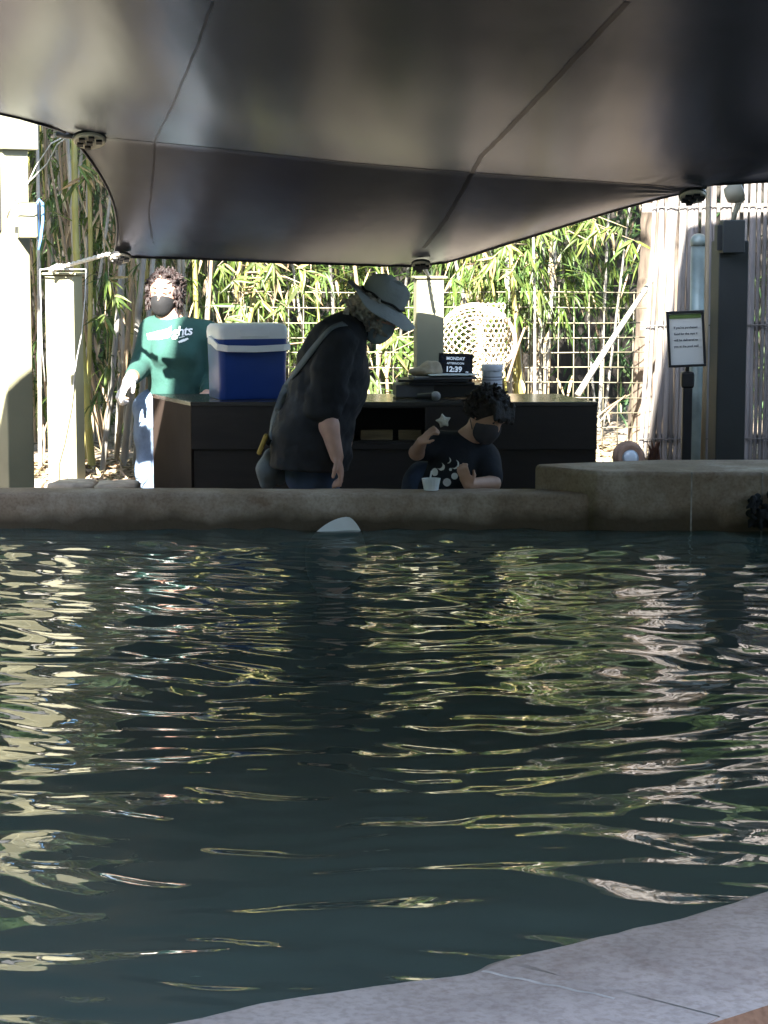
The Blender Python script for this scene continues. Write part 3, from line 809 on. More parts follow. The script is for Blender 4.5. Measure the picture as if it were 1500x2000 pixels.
# ================================================================== POSTS, ROPES
# tall rotated post on the left
c = at(18, 960, 10.22); th = R(33); s_ = .135
ex = Vector((math.cos(th), math.sin(th), 0)); ey = Vector((-math.sin(th), math.cos(th), 0))
cen = Vector((c.x, c.y, 0)) + ex * s_ / 2 + ey * s_ / 2
tp = empty('tall_post', (cen.x, cen.y, 0), 'tall cream square post at the left edge, tied to the sail', 'post')
MB().box(cen + Vector((0, 0, 1.25)), (s_, s_, 2.5), th).build('shaft', M_post, tp, False, .008)
zt = at(20, 292, 10.22).z; zt2 = at(20, 205, 10.22).z
MB().box(cen + Vector((.012, .0, (zt + zt2) / 2 + .05)), (s_ + .055, s_ + .055, zt2 - zt + .1), th).build('collar', M_post, tp, False, .006)
b0 = at(53, 430, 10.10); MB().box((b0.x, b0.y + .03, b0.z), (.088, .085, .165), R(8)).build('bracket_box', M_post, tp, False, .008)
MB().box((b0.x - .02, b0.y + .09, b0.z - .045), (.09, .09, .03), R(20)).build('bracket', M_postd, tp)
pl = [at(76, 470, 10.12), at(73, 420, 10.12), at(72, 398, 10.12), at(77, 390, 10.12), at(83, 396, 10.12), at(84, 430, 10.12), at(80, 465, 10.12), at(76, 488, 10.12)]
o = MB().tube(pl, .0075, 6).build('blue_cord', M_bluec, None, True); tag(o, 'blue cord loop hanging on the bracket of the tall post', 'cord')
sp = empty('loudspeaker', at(-18, 470, 10.1), 'black box loudspeaker cut by the left edge of the photo', 'loudspeaker')
a = at(-13, 385, 10.29); MB().box(a, (.085, .12, .33), R(10)).build('cabinet', M_dark, sp, False, .01)
MB().box(a + Vector((.0, -.064, 0)), (.07, .012, .30), R(10)).build('grille', M_gray, sp, False, .004)
MB().box(a + Vector((-.06, .03, 0)), (.09, .04, .05), R(10)).build('bracket', M_postd, sp)
# thin wires from the sail's upper corner to the tall post
for i, pts in enumerate(([(136, 262), (100, 280), (70, 325), (45, 380), (20, 408), (14, 425)], [(134, 266), (112, 282), (92, 320), (60, 352), (36, 380), (16, 415)])):
    o = MB().tube([at(x, y, 9.7 + .42 * k / 5) for k, (x, y) in enumerate(pts)], .0034, 6).build('guy_wire', M_rope, None, True)
    tag(o, ('thin guy wire sagging higher from sail corner to tall post', 'thin guy wire hanging lower from sail corner to tall post')[i], 'wire', 'guy wires at the tall post')
o = MB().tube([at(112, 262, 9.66), at(128, 262, 9.65), at(146, 264, 9.64), at(160, 266, 9.63)], [.014, .02, .018, .008], 8).build('shackle', M_dark, sail_root, True)

def short_post(px0, px1, ptop, D, label, dz=0):
    a = at(px0, ptop, D); b = at(px1, ptop, D); w = b.x - a.x; x = (a.x + b.x) / 2
    t = empty('short_post', (x, D + w / 2, BZ), label, 'post', 'short sail posts')
    MB().box((x, D + w / 2, (a.z + .3) / 2), (w, w, a.z - .3), R(-9) if px0 < 300 else R(6)).build('shaft', M_post, t, False, .007)
    MB().box((x + .003, D + w / 2, a.z + .009), (w + .028, w + .028, .012), R(-9) if px0 < 300 else R(6)).build('cap', M_post, t, False, .003)
    return t, Vector((x, D + w / 2, a.z))
p1, p1top = short_post(90, 149, 538, 11.7, 'short cream square post at the left, white rope on its top')
p2, p2top = short_post(811, 865, 545, 11.72, 'short cream post behind the clock screen and the person in the hat')
# ropes to the short posts
def twist_rope(name, pts, r, label, group=None):
    P = [Vector(p) for p in pts]; fine = []
    for i in range(len(P) - 1):
        for k in range(8): fine.append(P[i].lerp(P[i + 1], k / 8))
    fine.append(P[-1]); rt = empty(name, P[0], label, 'rope', group)
    for ph in range(3):
        Q = []
        for i, p in enumerate(fine):
            t = (fine[min(i + 1, len(fine) - 1)] - fine[max(i - 1, 0)]).normalized(); a = t.orthogonal().normalized(); b = t.cross(a)
            w = i * .9 + ph * 2.094; Q.append(p + (a * math.cos(w) + b * math.sin(w)) * r * .6)
        MB().tube(Q, r * .62, 6).build('strand', M_rope, rt, True)
    return rt
rt = twist_rope('tie_rope', [at(212, 496, 11.0), at(186, 503, 11.2), at(150, 513, 11.45), at(118, 522, 11.660)], .010, 'thick white rope from low sail corner to short left post')
kn = SDF(np.array(at(109, 525, 11.640)) - .09, np.array(at(109, 525, 11.640)) + .09, .004)
kc = at(109, 524, 11.640)
for k in range(9):
    w = k * .7; a = kc + Vector((.030 * math.cos(w * 2), .02 * math.sin(w), .017 * math.sin(w * 2.3))); b = kc + Vector((.030 * math.cos(w * 2 + 1.4), .02 * math.sin(w + 1.4), .017 * math.sin(w * 2.3 + 1.4)))
    kn.cone(a, b, .0075, .0075, .002)
kn.build('knot', M_rope, rt)
MB().tube([at(78, 527, 11.650), at(100, 524, 11.620), at(130, 526, 11.620), at(168, 526, 11.710)], .005, 6).build('tail', M_rope, rt, True)
o = MB().tube([at(78, 527, 11.640), at(80, 600, 11.660), at(82, 680, 11.670), at(88, 745, 11.680)], .0032, 6).build('hanging_cord', M_wire, None, True); tag(o, 'thin cord hanging straight down left side of short post', 'cord', 'cords on the short left post')
o = MB().tube([at(168, 527, 11.690), at(166, 580, 11.680), at(160, 650, 11.675), at(150, 700, 11.670), at(138, 790, 11.665), at(122, 860, 11.660), at(110, 900, 11.660), at(112, 942, 11.660)], .0032, 6).build('hanging_cord', M_wire, None, True); tag(o, 'thin cord slanting down across the front of short post', 'cord', 'cords on the short left post')
rt2 = twist_rope('tie_rope', [at(826, 518, 11.35), at(832, 530, 11.6), at(838, 542, 11.75)], .009, 'short white rope from sail corner to post behind the hat')
# right post with floodlight box, in shade
c = at(1422, 900, 10.3)
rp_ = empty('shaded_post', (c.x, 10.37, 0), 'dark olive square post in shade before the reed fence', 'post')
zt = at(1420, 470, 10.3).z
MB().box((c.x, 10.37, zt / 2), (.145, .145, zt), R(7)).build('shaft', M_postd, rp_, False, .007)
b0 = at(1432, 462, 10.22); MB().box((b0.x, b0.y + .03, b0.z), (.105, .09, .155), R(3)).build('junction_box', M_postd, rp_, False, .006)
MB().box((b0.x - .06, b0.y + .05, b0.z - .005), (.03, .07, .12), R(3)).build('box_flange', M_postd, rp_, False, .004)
fl = empty('floodlight', b0 + Vector((0, .05, .08)), 'beige floodlight on a bent arm on top of the shaded post', 'floodlight')
MB().tube([at(1432, 432, 10.27), at(1436, 415, 10.27), at(1442, 398, 10.27), at(1444, 388, 10.27)], [.012, .012, .015, .02], 8).build('arm', M_flood, fl, True)
hd = at(1436, 376, 10.27); MB().lathe([(.012, -.05), (.035, -.045), (.05, -.01), (.052, .03), (.04, .033)], 16, Matrix.Translation(hd) @ Matrix.Rotation(R(70), 4, 'Y')).build('lamp_head', M_flood, fl, True)
MB().lathe([(.036, .0), (.036, .004)], 16, Matrix.Translation(hd) @ Matrix.Rotation(R(70), 4, 'Y') @ Matrix.Translation((0, 0, .032))).build('lens', M_lens, fl)

# ================================================================== REED FENCE (right)
rf = empty('reed_fence', (2.0, 12.0, 0), 'tall fence of vertical bamboo slats at the right', 'fence')
x = at(1250, 700, 12.0).x; fence_slats = []
k = 0
while x < 3.2:
    w = rnd.uniform(.020, .034); y = 12.0 + rnd.uniform(-.008, .008) - (x - 1.43) * .12
    z0 = .30; z1 = rnd.uniform(2.2, 2.5)
    lean = rnd.uniform(-.012, .012) + (.055 if k < 5 else 0)
    pts = []; rr_ = []
    nseg = 9
    for i in range(nseg + 1):
        t = i / nseg; pts.append((x + lean * t * 2 + rnd.uniform(-.002, .002), y + rnd.uniform(-.003, .003), z0 + (z1 - z0) * t)); rr_.append(w / 2 * rnd.uniform(.93, 1.05))
    MB().tube(pts, rr_, 7).build('slat', M_slat, rf, True)
    x += w * (.96 if rnd.random() > .10 or x < 1.75 else 1.3); k += 1
for z in (.62, 1.25, 1.9):
    MB().tube([(1.42, 11.972, z), (2.3, 11.872, z + .01), (3.2, 11.755, z)], .004, 5).build('tie_wire', M_tie, rf)
    MB().box((2.3, 11.94, z), (1.75, .03, .05), R(-6.8)).build('rail', M_tie, rf)
# galvanised fence pole
pc = at(1357, 900, 11.75); pz = at(1357, 462, 11.75).z
pp = empty('metal_pole', (pc.x, 11.75, 0), 'pale galvanised pole with domed cap in front of reed fence', 'pole')
MB().tube([(pc.x, 11.75, 0), (pc.x, 11.75, pz - .02)], .042, 18).build('shaft', M_pipe, pp, True)
MB().lathe([(.046, -.03), (.046, 0), (.040, .018), (.026, .032), (.008, .037)], 18, Matrix.Translation((pc.x, 11.75, pz - .02))).build('cap', M_pipe, pp, True)
ck = at(1378, 600, 11.66)
o = MB().tube([(ck.x, 11.66, .45), (ck.x + .006, 11.66, 1.2), (ck.x, 11.66, 2.3)], [.014, .013, .011], 8).build('bamboo_cane', M_ct, None, True); tag(o, 'brown cane standing upright just right of the galvanised pole', 'cane')

# sign on a stand
SD = 10.75
sg = empty('sign_stand', at(1343, 960, SD), 'black framed notice on a black stand beside the reed fence', 'sign')
q4 = [at(1303, 611, SD), at(1372, 608, SD), at(1376, 712, SD), at(1308, 716, SD)]
xd = (q4[1] - q4[0]).normalized(); yd = (q4[0] - q4[3]).normalized(); nrm = xd.cross(yd).normalized()
wS = (q4[1] - q4[0]).length; hS = (q4[0] - q4[3]).length; cS = sum(q4, Vector()) / 4
M3 = Matrix((xd, yd, nrm)).transposed()
def sb_(name, cx, cy, w, h, d, dz, m, bev=0): return MB().box(cS + M3 @ Vector((cx, cy, dz)), (w, h, d), M=M3).build(name, m, sg, False, bev)
fb = .012
for nm, cx, cy, w, h in (('frame_bar', 0, hS / 2, wS + fb, fb), ('frame_bar', 0, -hS / 2, wS + fb, fb), ('frame_bar', -wS / 2, 0, fb, hS - fb), ('frame_bar', wS / 2, 0, fb, hS - fb)):
    sb_(nm, cx, cy, w, h, .022, .004, M_dark, .002)
sb_('panel', 0, 0, wS - .004, hS - .004, .008, -.004, M_paper)
sb_('green_strip', .0, hS / 2 - .022, wS - .018, .020, .002, .002, M_green)
for i, tx in enumerate(("If you've purchased", 'food for the rays it', 'will be delivered to', 'you at the pool wall')):
    text_on_plane('lettering', tx, cS + yd * (.052 - i * .031) + nrm * .001, xd, yd, .0152, M_ink, sg, .0004)
a = at(1342, 716, SD + .02); b = at(1343, 730, SD + .02)
MB().box(((a.x + b.x) / 2, SD + .02, (a.z + b.z) / 2), (.018, .014, a.z - b.z + .03)).build('neck', M_dark, sg)
kz = at(1343, 742, SD + .02); MB().box((kz.x, SD + .03, kz.z), (.066, .06, .085)).build('clamp', M_dark, sg, False, .014)
MB().box((kz.x, SD + .03, kz.z / 2 - .02), (.048, .048, kz.z - .04)).build('pole', M_dark, sg, False, .006)
MB().lathe([(.19, 0), (.19, .015), (.05, .035)], 20, Matrix.Translation((kz.x, SD + .03, .002))).build('base', M_dark, sg)

# ground spotlight + dry frond
LZ = at(1232, 892, 11.35)
gs = empty('ground_spotlight', LZ - Vector((0, 0, .07)), 'small round ground spotlight with glass lens right of the counter', 'spotlight')
Mx = Matrix.Translation(LZ + Vector((0, .02, -.01))) @ Matrix.Rotation(R(78), 4, 'X')
MB().lathe([(.052, -.10), (.066, -.06), (.072, .0), (.078, .012), (.062, .014), (.045, .008)], 22, Mx).build('housing', M_lamp, gs, True)
MB().lathe([(.044, .009), (.03, .016), (.01, .02)], 18, Mx).build('lens', M_lens, gs, True)
MB().lathe([(.07, -.07), (.085, -.04), (.082, -.01), (.07, .0)], 18, Matrix.Translation(LZ + Vector((0, .10, .0))) @ Matrix.Rotation(R(70), 4, 'X')).build('surround', M_lamp, gs, True)

def leaf_geo(mb, o, d, up, L_, W_, droop=.25):
    d = Vector(d).normalized(); s = d.cross(Vector(up)); s = s.normalized() if s.length > 1e-4 else d.orthogonal().normalized()
    n = s.cross(d)
    P = []
    for t, w in ((0, .12), (.22, .9), (.55, .8), (1, 0)):
        c = Vector(o) + d * L_ * t - Vector((0, 0, 1)) * droop * L_ * t * t
        if w == 0: P.append([c])
        else: P.append([c - s * W_ / 2 * w + n * W_ * .18 * w, c, c + s * W_ / 2 * w + n * W_ * .18 * w])
    V = []; F = []; ids = []
    for r in P: ids.append(list(range(len(V), len(V) + len(r)))); V += r
    for a, b in zip(ids[:-1], ids[1:]):
        if len(b) == 3: F += [(a[0], a[1], b[1], b[0]), (a[1], a[2], b[2], b[1])]
        else: F += [(a[0], a[1], b[0]), (a[1], a[2], b[0])]
    mb.add(V, F)
mb = MB(); fc = at(1277, 896, 11.3)
for i in range(11):
    w = rnd.uniform(-.9, .9); leaf_geo(mb, fc + Vector((rnd.uniform(-.03, .03), 0, -.03)), (w * .5, rnd.uniform(-.3, .3), 1), (0, -1, 0), rnd.uniform(.07, .17), .022, .1)
o = mb.build('dry_frond', mat('dry_frond', (.10, .045, .025), .9, .3, 12)); tag(o, 'dark reddish dry spiky tuft beside the ground spotlight', 'plant')

# ================================================================== WIRE FENCE
FD = 13.3
wf = empty('wire_fence', (0, FD, BZ), 'welded wire grid fence in front of the bamboo', 'fence')
x0 = at(355, 570, FD).x; x1 = at(1268, 570, FD).x; ztop = at(900, 571, FD).z; cell = .0925
nx_ = int((x1 - x0) / cell); nz_ = 11
for i in range(nx_ + 1):
    x = x1 - i * cell
    MB().tube([(x + rnd.uniform(-.003, .003), FD, ztop - nz_ * cell), (x + rnd.uniform(-.004, .004), FD + .004 * math.sin(i), ztop - nz_ * cell / 2), (x, FD, ztop + (.045 if i % 3 == 0 else .004))], .0036, 6).build('wire', M_mesh, wf, True)
for j in range(nz_ + 1):
    z = ztop - j * cell
    MB().tube([(x0 + (x1 - x0) * t / 8, FD - .009, z + .004 * math.sin(t * 1.3 + j)) for t in range(9)], .0036, 6).build('wire', M_mesh, wf, True)

# canes leaning on the fence
def cane(p, q, r, m, label):
    pts = [Vector(p).lerp(Vector(q), k / 8) + Vector((0, 0, .012 * math.sin(k / 8 * math.pi))) for k in range(9)]
    o = MB().tube(pts, [r * (1 - .25 * k / 8) for k in range(9)], 8).build('bamboo_cane', m, None, True); tag(o, label, 'cane')
cane(at(1128, 772, 12.7), at(1278, 540, 13.0), .020, M_cg, 'thick pale cut cane leaning diagonally on the wire fence')
cane(at(1165, 815, 12.8), at(1232, 770, 13.1), .006, M_ct, 'upper thin twig slanting low on right end of wire fence')
cane(at(1165, 832, 12.8), at(1222, 772, 13.05), .006, M_ct, 'lower thin twig slanting low on right end of wire fence')
cane(at(990, 745, 12.5), at(1025, 640, 12.6), .009, M_ct, 'thin brown cane leaning beside the white tub and basket')

# ================================================================== BASKET (open woven fish trap)
bk = empty('woven_basket', at(945, 760, 12.75), 'pale open-weave basket hung against the wire fence', 'basket')
bc = at(938, 668, 12.85); mb = MB()
ax = Vector((.62, -.75, .12)).normalized(); sx_ = ax.orthogonal().normalized(); sy_ = ax.cross(sx_)
def bsk(u, w):   # u along the axis 0..1, w around
    r = .235 * (1 - .30 * (2 * u - .85) ** 2); return bc + ax * (u - .55) * .34 + (sx_ * math.cos(w) + sy_ * math.sin(w)) * r
for sgn in (1, -1):
    for k in range(30):
        mb.tube([bsk(t / 12, k * math.pi / 15 + sgn * t / 12 * 1.5) for t in range(13)], .0042, 5, False)
mb.build('weave', M_wick, bk, True)['kind'] = 'stuff'
for u, r in ((0, .010), (1, .013)):
    MB().tube([bsk(u, w * math.pi / 16) for w in range(33)], r, 7, False).build('rim', M_wick, bk, True)
mb = MB(); hx = .019
tc_ = at(958, 665, 12.66)
for i in range(-9, 10):
    for j in range(-5, 6):
        cu = (j + (.5 if i % 2 else 0)) * hx * 1.74; cv = i * hx * 1.5
        if abs(cv) > .22 or abs(cu) > .085: continue
        P = []
        for k in range(7):
            w = k * math.pi / 3 + math.pi / 6; uu = cu + hx * math.cos(w); vv = cv + hx * math.sin(w)
            a_ = uu / .10; P.append(tc_ + Vector((.10 * math.sin(a_), -.10 * math.cos(a_) + .06, vv)))
        mb.tube(P, .0048, 4, False)
mb.build('honeycomb', M_wick, bk, True)['kind'] = 'stuff'

# ================================================================== BAMBOO
leaf_me = None
mbl = MB(); leaf_geo(mbl, (0, 0, 0), (1, 0, 0), (0, 0, 1), 1.0, .15, .22)
leaf_me = bpy.data.meshes.new('leaf'); leaf_me.from_pydata([tuple(v) for v in mbl.V], [], mbl.F); leaf_me.materials.append(M_leafo)
leaf_dry = leaf_me.copy(); leaf_dry.materials.clear(); leaf_dry.materials.append(mat('bamboo_leaf_dry', (.26, .19, .085), .8, .3, 9, objrand=.3, transl=.25))
BAMBOO = []
def bamboo(px0, px1, D, r, m, label, group, leaves=60, H_=3.4, spread=.35, zl=(1.0, 3.4), lean_y=0):
    b = at(px0, 880, D); b.z = BZ - .03
    t_ = at(px1, 300, D)
    top = b + (Vector((t_.x, t_.y, t_.z)) - b) * ((H_ - b.z) / (t_.z - b.z)); top.y += lean_y
    rt = empty('bamboo', b, label, 'bamboo', group); BAMBOO.append((rt, b, top))
    bow = Vector((rnd.uniform(-.08, .08), rnd.uniform(-.1, .1), 0)); pts = []; rad = []
    nn = int(H_ / rnd.uniform(.20, .27)); jit = rnd.random()
    def P(t): return b.lerp(top, t) + bow * math.sin(t * math.pi)
    for i in range(nn):
        for f, k in ((.0, 1.0), (.05, 1.16), (.10, .97), (.5, .99), (.93, .97)):
            t = (i + f) / nn; pts.append(P(t)); rad.append(r * (1 - .45 * t) * k)
    MB().tube(pts, rad, 8).build('culm', m, rt, True)
    if leaves:
        mb = MB()
        nsp = max(1, leaves // 7)
        for s in range(nsp):
            t = rnd.uniform((zl[0] - b.z) / (H_ - b.z), min(1, (zl[1] - b.z) / (H_ - b.z)))
            p = P(t); ang = rnd.uniform(0, 6.28); ln = spread * rnd.uniform(.25, 1.2)
            q = p + Vector((math.cos(ang) * ln, math.sin(ang) * ln * .8, ln * rnd.uniform(-.3, .4)))
            mb.tube([p, p.lerp(q, .5) + Vector((0, 0, .03)), q], [.004, .003, .0015], 4, False)
            fan = Vector((math.cos(ang) * .7, math.sin(ang) * .7, -.45))
            for k in range(rnd.randint(5, 9)):
                d = fan + Vector((rnd.uniform(-.7, .7), rnd.uniform(-.7, .7), rnd.uniform(-1.1, .25)))
                leaf_geo(mb, q + Vector((rnd.uniform(-.02, .02),) * 3), d, (rnd.uniform(-.5, .5), rnd.uniform(-.5, .5), 1), rnd.uniform(.06, .18), rnd.uniform(.010, .021), rnd.uniform(.1, .6))
        f = mb.build('foliage', M_leaf, rt); f['kind'] = 'stuff'
        if rnd.random() < .5:
            mb = MB()
            for s in range(rnd.randint(5, 16)):
                t = rnd.uniform(.05, .6); p = P(t) + Vector((rnd.gauss(0, .09), rnd.gauss(0, .07), 0))
                leaf_geo(mb, p, (rnd.uniform(-.5, .5), rnd.uniform(-.5, .2), -1), (0, -1, .2), rnd.uniform(.07, .2), rnd.uniform(.01, .022), .1)
            mb.build('dead_leaves', M_dry, rt)['kind'] = 'stuff'
    return rt
LG = {'g': ('dry grey bamboo stem', M_cg), 'y': ('yellow green bamboo stem', M_cy), 't': ('tan bamboo stem', M_ct)}
def put(zone, key, *a, **k):
    txt, m = LG[key]
    where, grp = {'L': ('in the thicket behind the posts on the left', 'left thicket'), 'C': ('behind the cooler in the middle', 'middle thicket'),
                  'R': ('in the clump behind the basket on the right', 'right clump')}[zone]
    bamboo(*a, m, '%s %s' % (txt, where), '%ss of the %s' % (txt, grp), **k)
# hand placed, readable stems
for px0, px1, D, r, key, lb in ((238, 286, 12.35, .020, 'g', 'left of two thick grey bamboo stems slanting behind the person in green'), (262, 300, 12.4, .018, 'g', 'right of two thick grey bamboo stems slanting behind the person in green'),
        (198, 218, 12.2, .017, 'g', 'pale grey bamboo stem rising between short post and gloved hand'), (180, 168, 12.3, .024, 'y', 'thickest yellow green bamboo stem just right of the short post'),
        (165, 150, 12.6, .016, 'y', 'thinner yellow green bamboo stem hidden behind the short post'), (78, 72, 12.2, .014, 'g', 'grey bamboo stem hugging right side of the tall post'),
        (108, 88, 12.5, .013, 't', 'tan bamboo stem showing between tall post and short post'), (152, 120, 12.45, .015, 'g', 'grey bamboo stem leaning left above the short post'),
        (212, 160, 12.8, .013, 't', 'tan bamboo stem leaning left across the yellow stem'), (225, 250, 12.6, .016, 't', 'tan bamboo stem rising under the low sail corner plate'),
        (248, 236, 12.7, .014, 'g', 'grey upright bamboo stem behind the gloved hand'), (286, 330, 12.6, .015, 't', 'tan bamboo stem leaning right behind the curly hair'),
        (330, 318, 12.9, .014, 'g', 'grey bamboo stem directly behind the person in green'), (205, 100, 12.7, .010, 't', 'thin tan bamboo stem leaning far left beside tall post'),
        (130, 205, 12.9, .012, 'g', 'thin grey bamboo stem leaning right behind the short post')):
    bamboo(px0, px1, D, r, LG[key][1], lb, 'bamboo stems near the left posts', leaves=26, spread=.25, zl=(.7, 3.2))
for i in range(44):
    px = rnd.uniform(60, 400); key = rnd.choice('ggtty'); D = rnd.uniform(13.0, 15.5)
    put('L', key, px, px + rnd.uniform(-70, 70), D, rnd.uniform(.008, .017), leaves=80, spread=.4, zl=(.6, 3.0))
for px0, px1, D, r, key, lb in ((390, 368, 12.75, .018, 'y', 'yellow bamboo stem between curly hair and cooler'), (385, 412, 12.8, .013, 't', 'tan bamboo stem rising behind left end of the cooler'),
        (418, 520, 12.7, .019, 'y', 'thick yellow bamboo stem slanting right behind the cooler'), (432, 520, 12.75, .014, 'y', 'thinner yellow bamboo stem slanting right behind the cooler'), (360, 345, 12.85, .014, 'g', 'grey bamboo stem by the shoulder of the green sweater')):
    bamboo(px0, px1, D, r, LG[key][1], lb, 'bamboo stems near the cooler', leaves=30, spread=.3, zl=(1.1, 3.0))
for i in range(26):
    px = rnd.uniform(400, 860); key = rnd.choice('gyty'); D = rnd.uniform(13.5, 15.5)
    put('C', key, px, px + rnd.uniform(-90, 90), D, rnd.uniform(.008, .016), leaves=190, spread=.5, zl=(.55, 2.6))
for i in range(26):
    px = rnd.gauss(1035, 32); key = rnd.choice('gggtty'); D = rnd.uniform(12.95, 13.9)
    if abs(D - FD) < .12: D += .25
    put('R', key, px, px + (px - 1030) * 1.7 + rnd.uniform(-70, 60), D, rnd.uniform(.007, .017), leaves=95, spread=.36, zl=(1.2, 2.4))
for i in range(10):
    px = rnd.uniform(870, 1180); key = rnd.choice('gyt'); D = rnd.uniform(13.9, 15.5)
    put('R', key, px, px + rnd.uniform(-80, 80), D, rnd.uniform(.008, .014), leaves=150, spread=.5, zl=(1.15, 2.6))
# readable leaf fans, leaf by leaf
def spray(px, py, D, n, ang, size=.15, width=70):
    ang = -90 + (ang + 90) * .55 + rnd.uniform(-12, 12); width = rnd.uniform(38, 62); size *= rnd.uniform(.75, 1.15); n += rnd.randint(-2, 1)
    o = at(px, py, D); best = min(BAMBOO, key=lambda b: (b[1].lerp(b[2], .4) - o).length)
    j = best[1].lerp(best[2], min(.95, max(.05, (o.z + .08 - best[1].z) / (best[2].z - best[1].z))))
    if (j - o).length > .45: j = o + (j - o).normalized() * .45
    tw = MB().tube([j, j.lerp(o, .5) + Vector((0, 0, .05)), o], [.005, .004, .002], 5).build('leaf_spray', M_ct, best[0], True)
    for k in range(n):
        a = R(ang + (k / (n - 1) - .5) * width * 2 + rnd.uniform(-16, 16)); L_ = size * rnd.uniform(.5, 1.2)
        d = Vector((math.cos(a), rnd.uniform(-.55, .1), math.sin(a))).normalized()
        up = Vector((rnd.uniform(-.4, .4), -1, rnd.uniform(.0, .7)))
        y = up.cross(d).normalized(); z = d.cross(y)
        lf = bpy.data.objects.new('leaf', leaf_dry if rnd.random() < .16 else leaf_me); link(lf, tw)
        lf.matrix_basis = Matrix.Translation(o + (j - o) * rnd.uniform(0, .22)) @ Matrix((d, y, z)).transposed().to_4x4() @ Matrix.Diagonal((L_, L_ * rnd.uniform(.75, 1.15), L_, 1))
for a in ((425, 520, 12.5, 9, -80), (455, 548, 12.55, 8, -50), (500, 515, 12.5, 8, -90), (535, 512, 12.45, 8, -60), (545, 540, 12.5, 9, -100), (515, 590, 12.6, 9, -80), (470, 600, 12.6, 7, -120),
          (438, 625, 12.4, 7, 20), (585, 560, 12.6, 8, -70), (560, 600, 12.55, 8, -90), (600, 530, 12.6, 7, -20), (628, 570, 12.6, 7, -60), (500, 560, 12.7, 8, -110),
          (705, 690, 12.5, 9, -90), (728, 722, 12.5, 9, -80), (760, 690, 12.45, 8, -60), (790, 700, 12.5, 8, -110), (745, 655, 12.6, 8, -80), (775, 660, 12.6, 7, -60),
          (150, 325, 11.9, 8, -30), (168, 345, 11.95, 8, -100), (140, 360, 12.0, 6, -140), (212, 545, 11.95, 7, -20), (225, 580, 12.0, 8, -40), (205, 620, 12.0, 6, -80),
          (1165, 430, 12.7, 9, -110), (1195, 450, 12.65, 9, -90), (1225, 445, 12.6, 8, -120), (1240, 470, 12.6, 9, -70), (1150, 470, 12.7, 8, -140), (1105, 430, 12.7, 7, -60),
          (960, 505, 12.6, 8, -150), (985, 480, 12.6, 8, -100), (945, 540, 12.6, 8, -120), (1000, 530, 12.6, 7, -140), (905, 520, 12.8, 8, -100), (880, 545, 12.8, 8, -90), (930, 470, 12.8, 7, -90), (1060, 455, 12.7, 7, -80)):
    spray(*a)

V = []; F = []  # hedge sheet added to keep blue sky out of the water reflections
for i in range(91):
    for j in range(31):
        x_ = -9 + 18 * i / 90; z_ = 7.6 * j / 30
        V.append((x_, 17.7 - .5 * mnoise.noise(Vector((x_ * 1.4, z_ * 1.4, 7))) + .2 * mnoise.noise(Vector((x_ * 5, z_ * 5, 7))), z_))
for i in range(90):
    for j in range(30): F.append((i * 31 + j, (i + 1) * 31 + j, (i + 1) * 31 + j + 1, i * 31 + j + 1))
hd_ = empty('hedge', (0, 17.7, 0), 'tall dark hedge added behind the boundary boards to block the sky', 'hedge'); mesh_obj('hedge_blocker', V, F, M_leafd, hd_, True)
# palm trunk behind the fence, dark
pt = at(1272, 880, 13.9)
V = []; F = []; n = 20; m_ = 60
for i in range(m_ + 1):
    z = BZ - .05 + 3.2 * i / m_
    for k in range(n):
        w = 2 * math.pi * k / n; r = .17 + .02 * mnoise.noise(Vector((math.cos(w) * 3, math.sin(w) * 3, z * 4))) + .012 * ((z * 9 + k * .3) % 1)
        V.append((pt.x + .02 + .05 * (z - .4) + r * math.cos(w), 13.9 + r * math.sin(w), z))
for i in range(m_):
    for k in range(n): F.append((i * n + k, i * n + (k + 1) % n, (i + 1) * n + (k + 1) % n, (i + 1) * n + k))
palm = empty('palm_tree', (pt.x, 13.9, BZ), 'dark rough palm trunk behind right end of wire fence', 'palm tree')
mesh_obj('trunk', V, F, M_bark, palm, True)
mb = MB()
for i in range(16):
    w = i * 2.4; d = Vector((math.cos(w), math.sin(w), .5)); c_ = Vector((pt.x + .17, 13.9, 3.55)); prev = c_; pts = [c_ + d * t * 1.5 - Vector((0, 0, .8 * t * t * 1.2)) for t in (0, .25, .5, .75, 1)]
    mb.tube(pts, [.02, .015, .012, .008, .004], 5, False)
    for k in range(24):
        t = k / 24; p = c_ + d * t * 1.5 - Vector((0, 0, .96 * t * t)); s = d.cross(Vector((0, 0, 1))).normalized() * (1 if k % 2 else -1)
        leaf_geo(mb, p, s + d * .5 + Vector((0, 0, -.2)), (0, 0, 1), .4, .03, .4)
mb.build('crown', M_leafd, palm)['kind'] = 'stuff'

# dense dark hedge far behind + boundary boards
mb = MB()
for i in range(24000):
    x = rnd.uniform(-6.5, 6.5); y = rnd.uniform(15.2, 16.6); z = rnd.uniform(.4, 5.6)
    if mnoise.noise(Vector((x * 1.3, y, z * 1.3))) < -.12: continue
    leaf_geo(mb, (x, y, z), (rnd.uniform(-1, 1), rnd.uniform(-1, .3), rnd.uniform(-1, .2)), (rnd.uniform(-.5, .5), rnd.uniform(-1, 0), 1), rnd.uniform(.1, .19), rnd.uniform(.016, .03), .3)
o = mb.build('bamboo_hedge', M_leafd); tag(o, 'dense dark green bamboo leaves filling the background', 'foliage', kind='stuff')
bb = empty('boundary_fence', (0, 17.2, BZ), 'dark timber boundary boards behind all the bamboo', 'fence')
bx_ = bpy.data.meshes.new('board'); mbb = MB().box((0, 0, 0), (.19, .025, 3.6)); bx_.from_pydata([tuple(v) for v in mbb.V], [], mbb.F); bx_.materials.append(M_back)
for i in range(50):
    o = bpy.data.objects.new('board', bx_); link(o, bb); o.location = (-4.9 + i * .197, 17.2 + .004 * (i % 3), BZ + 1.78)
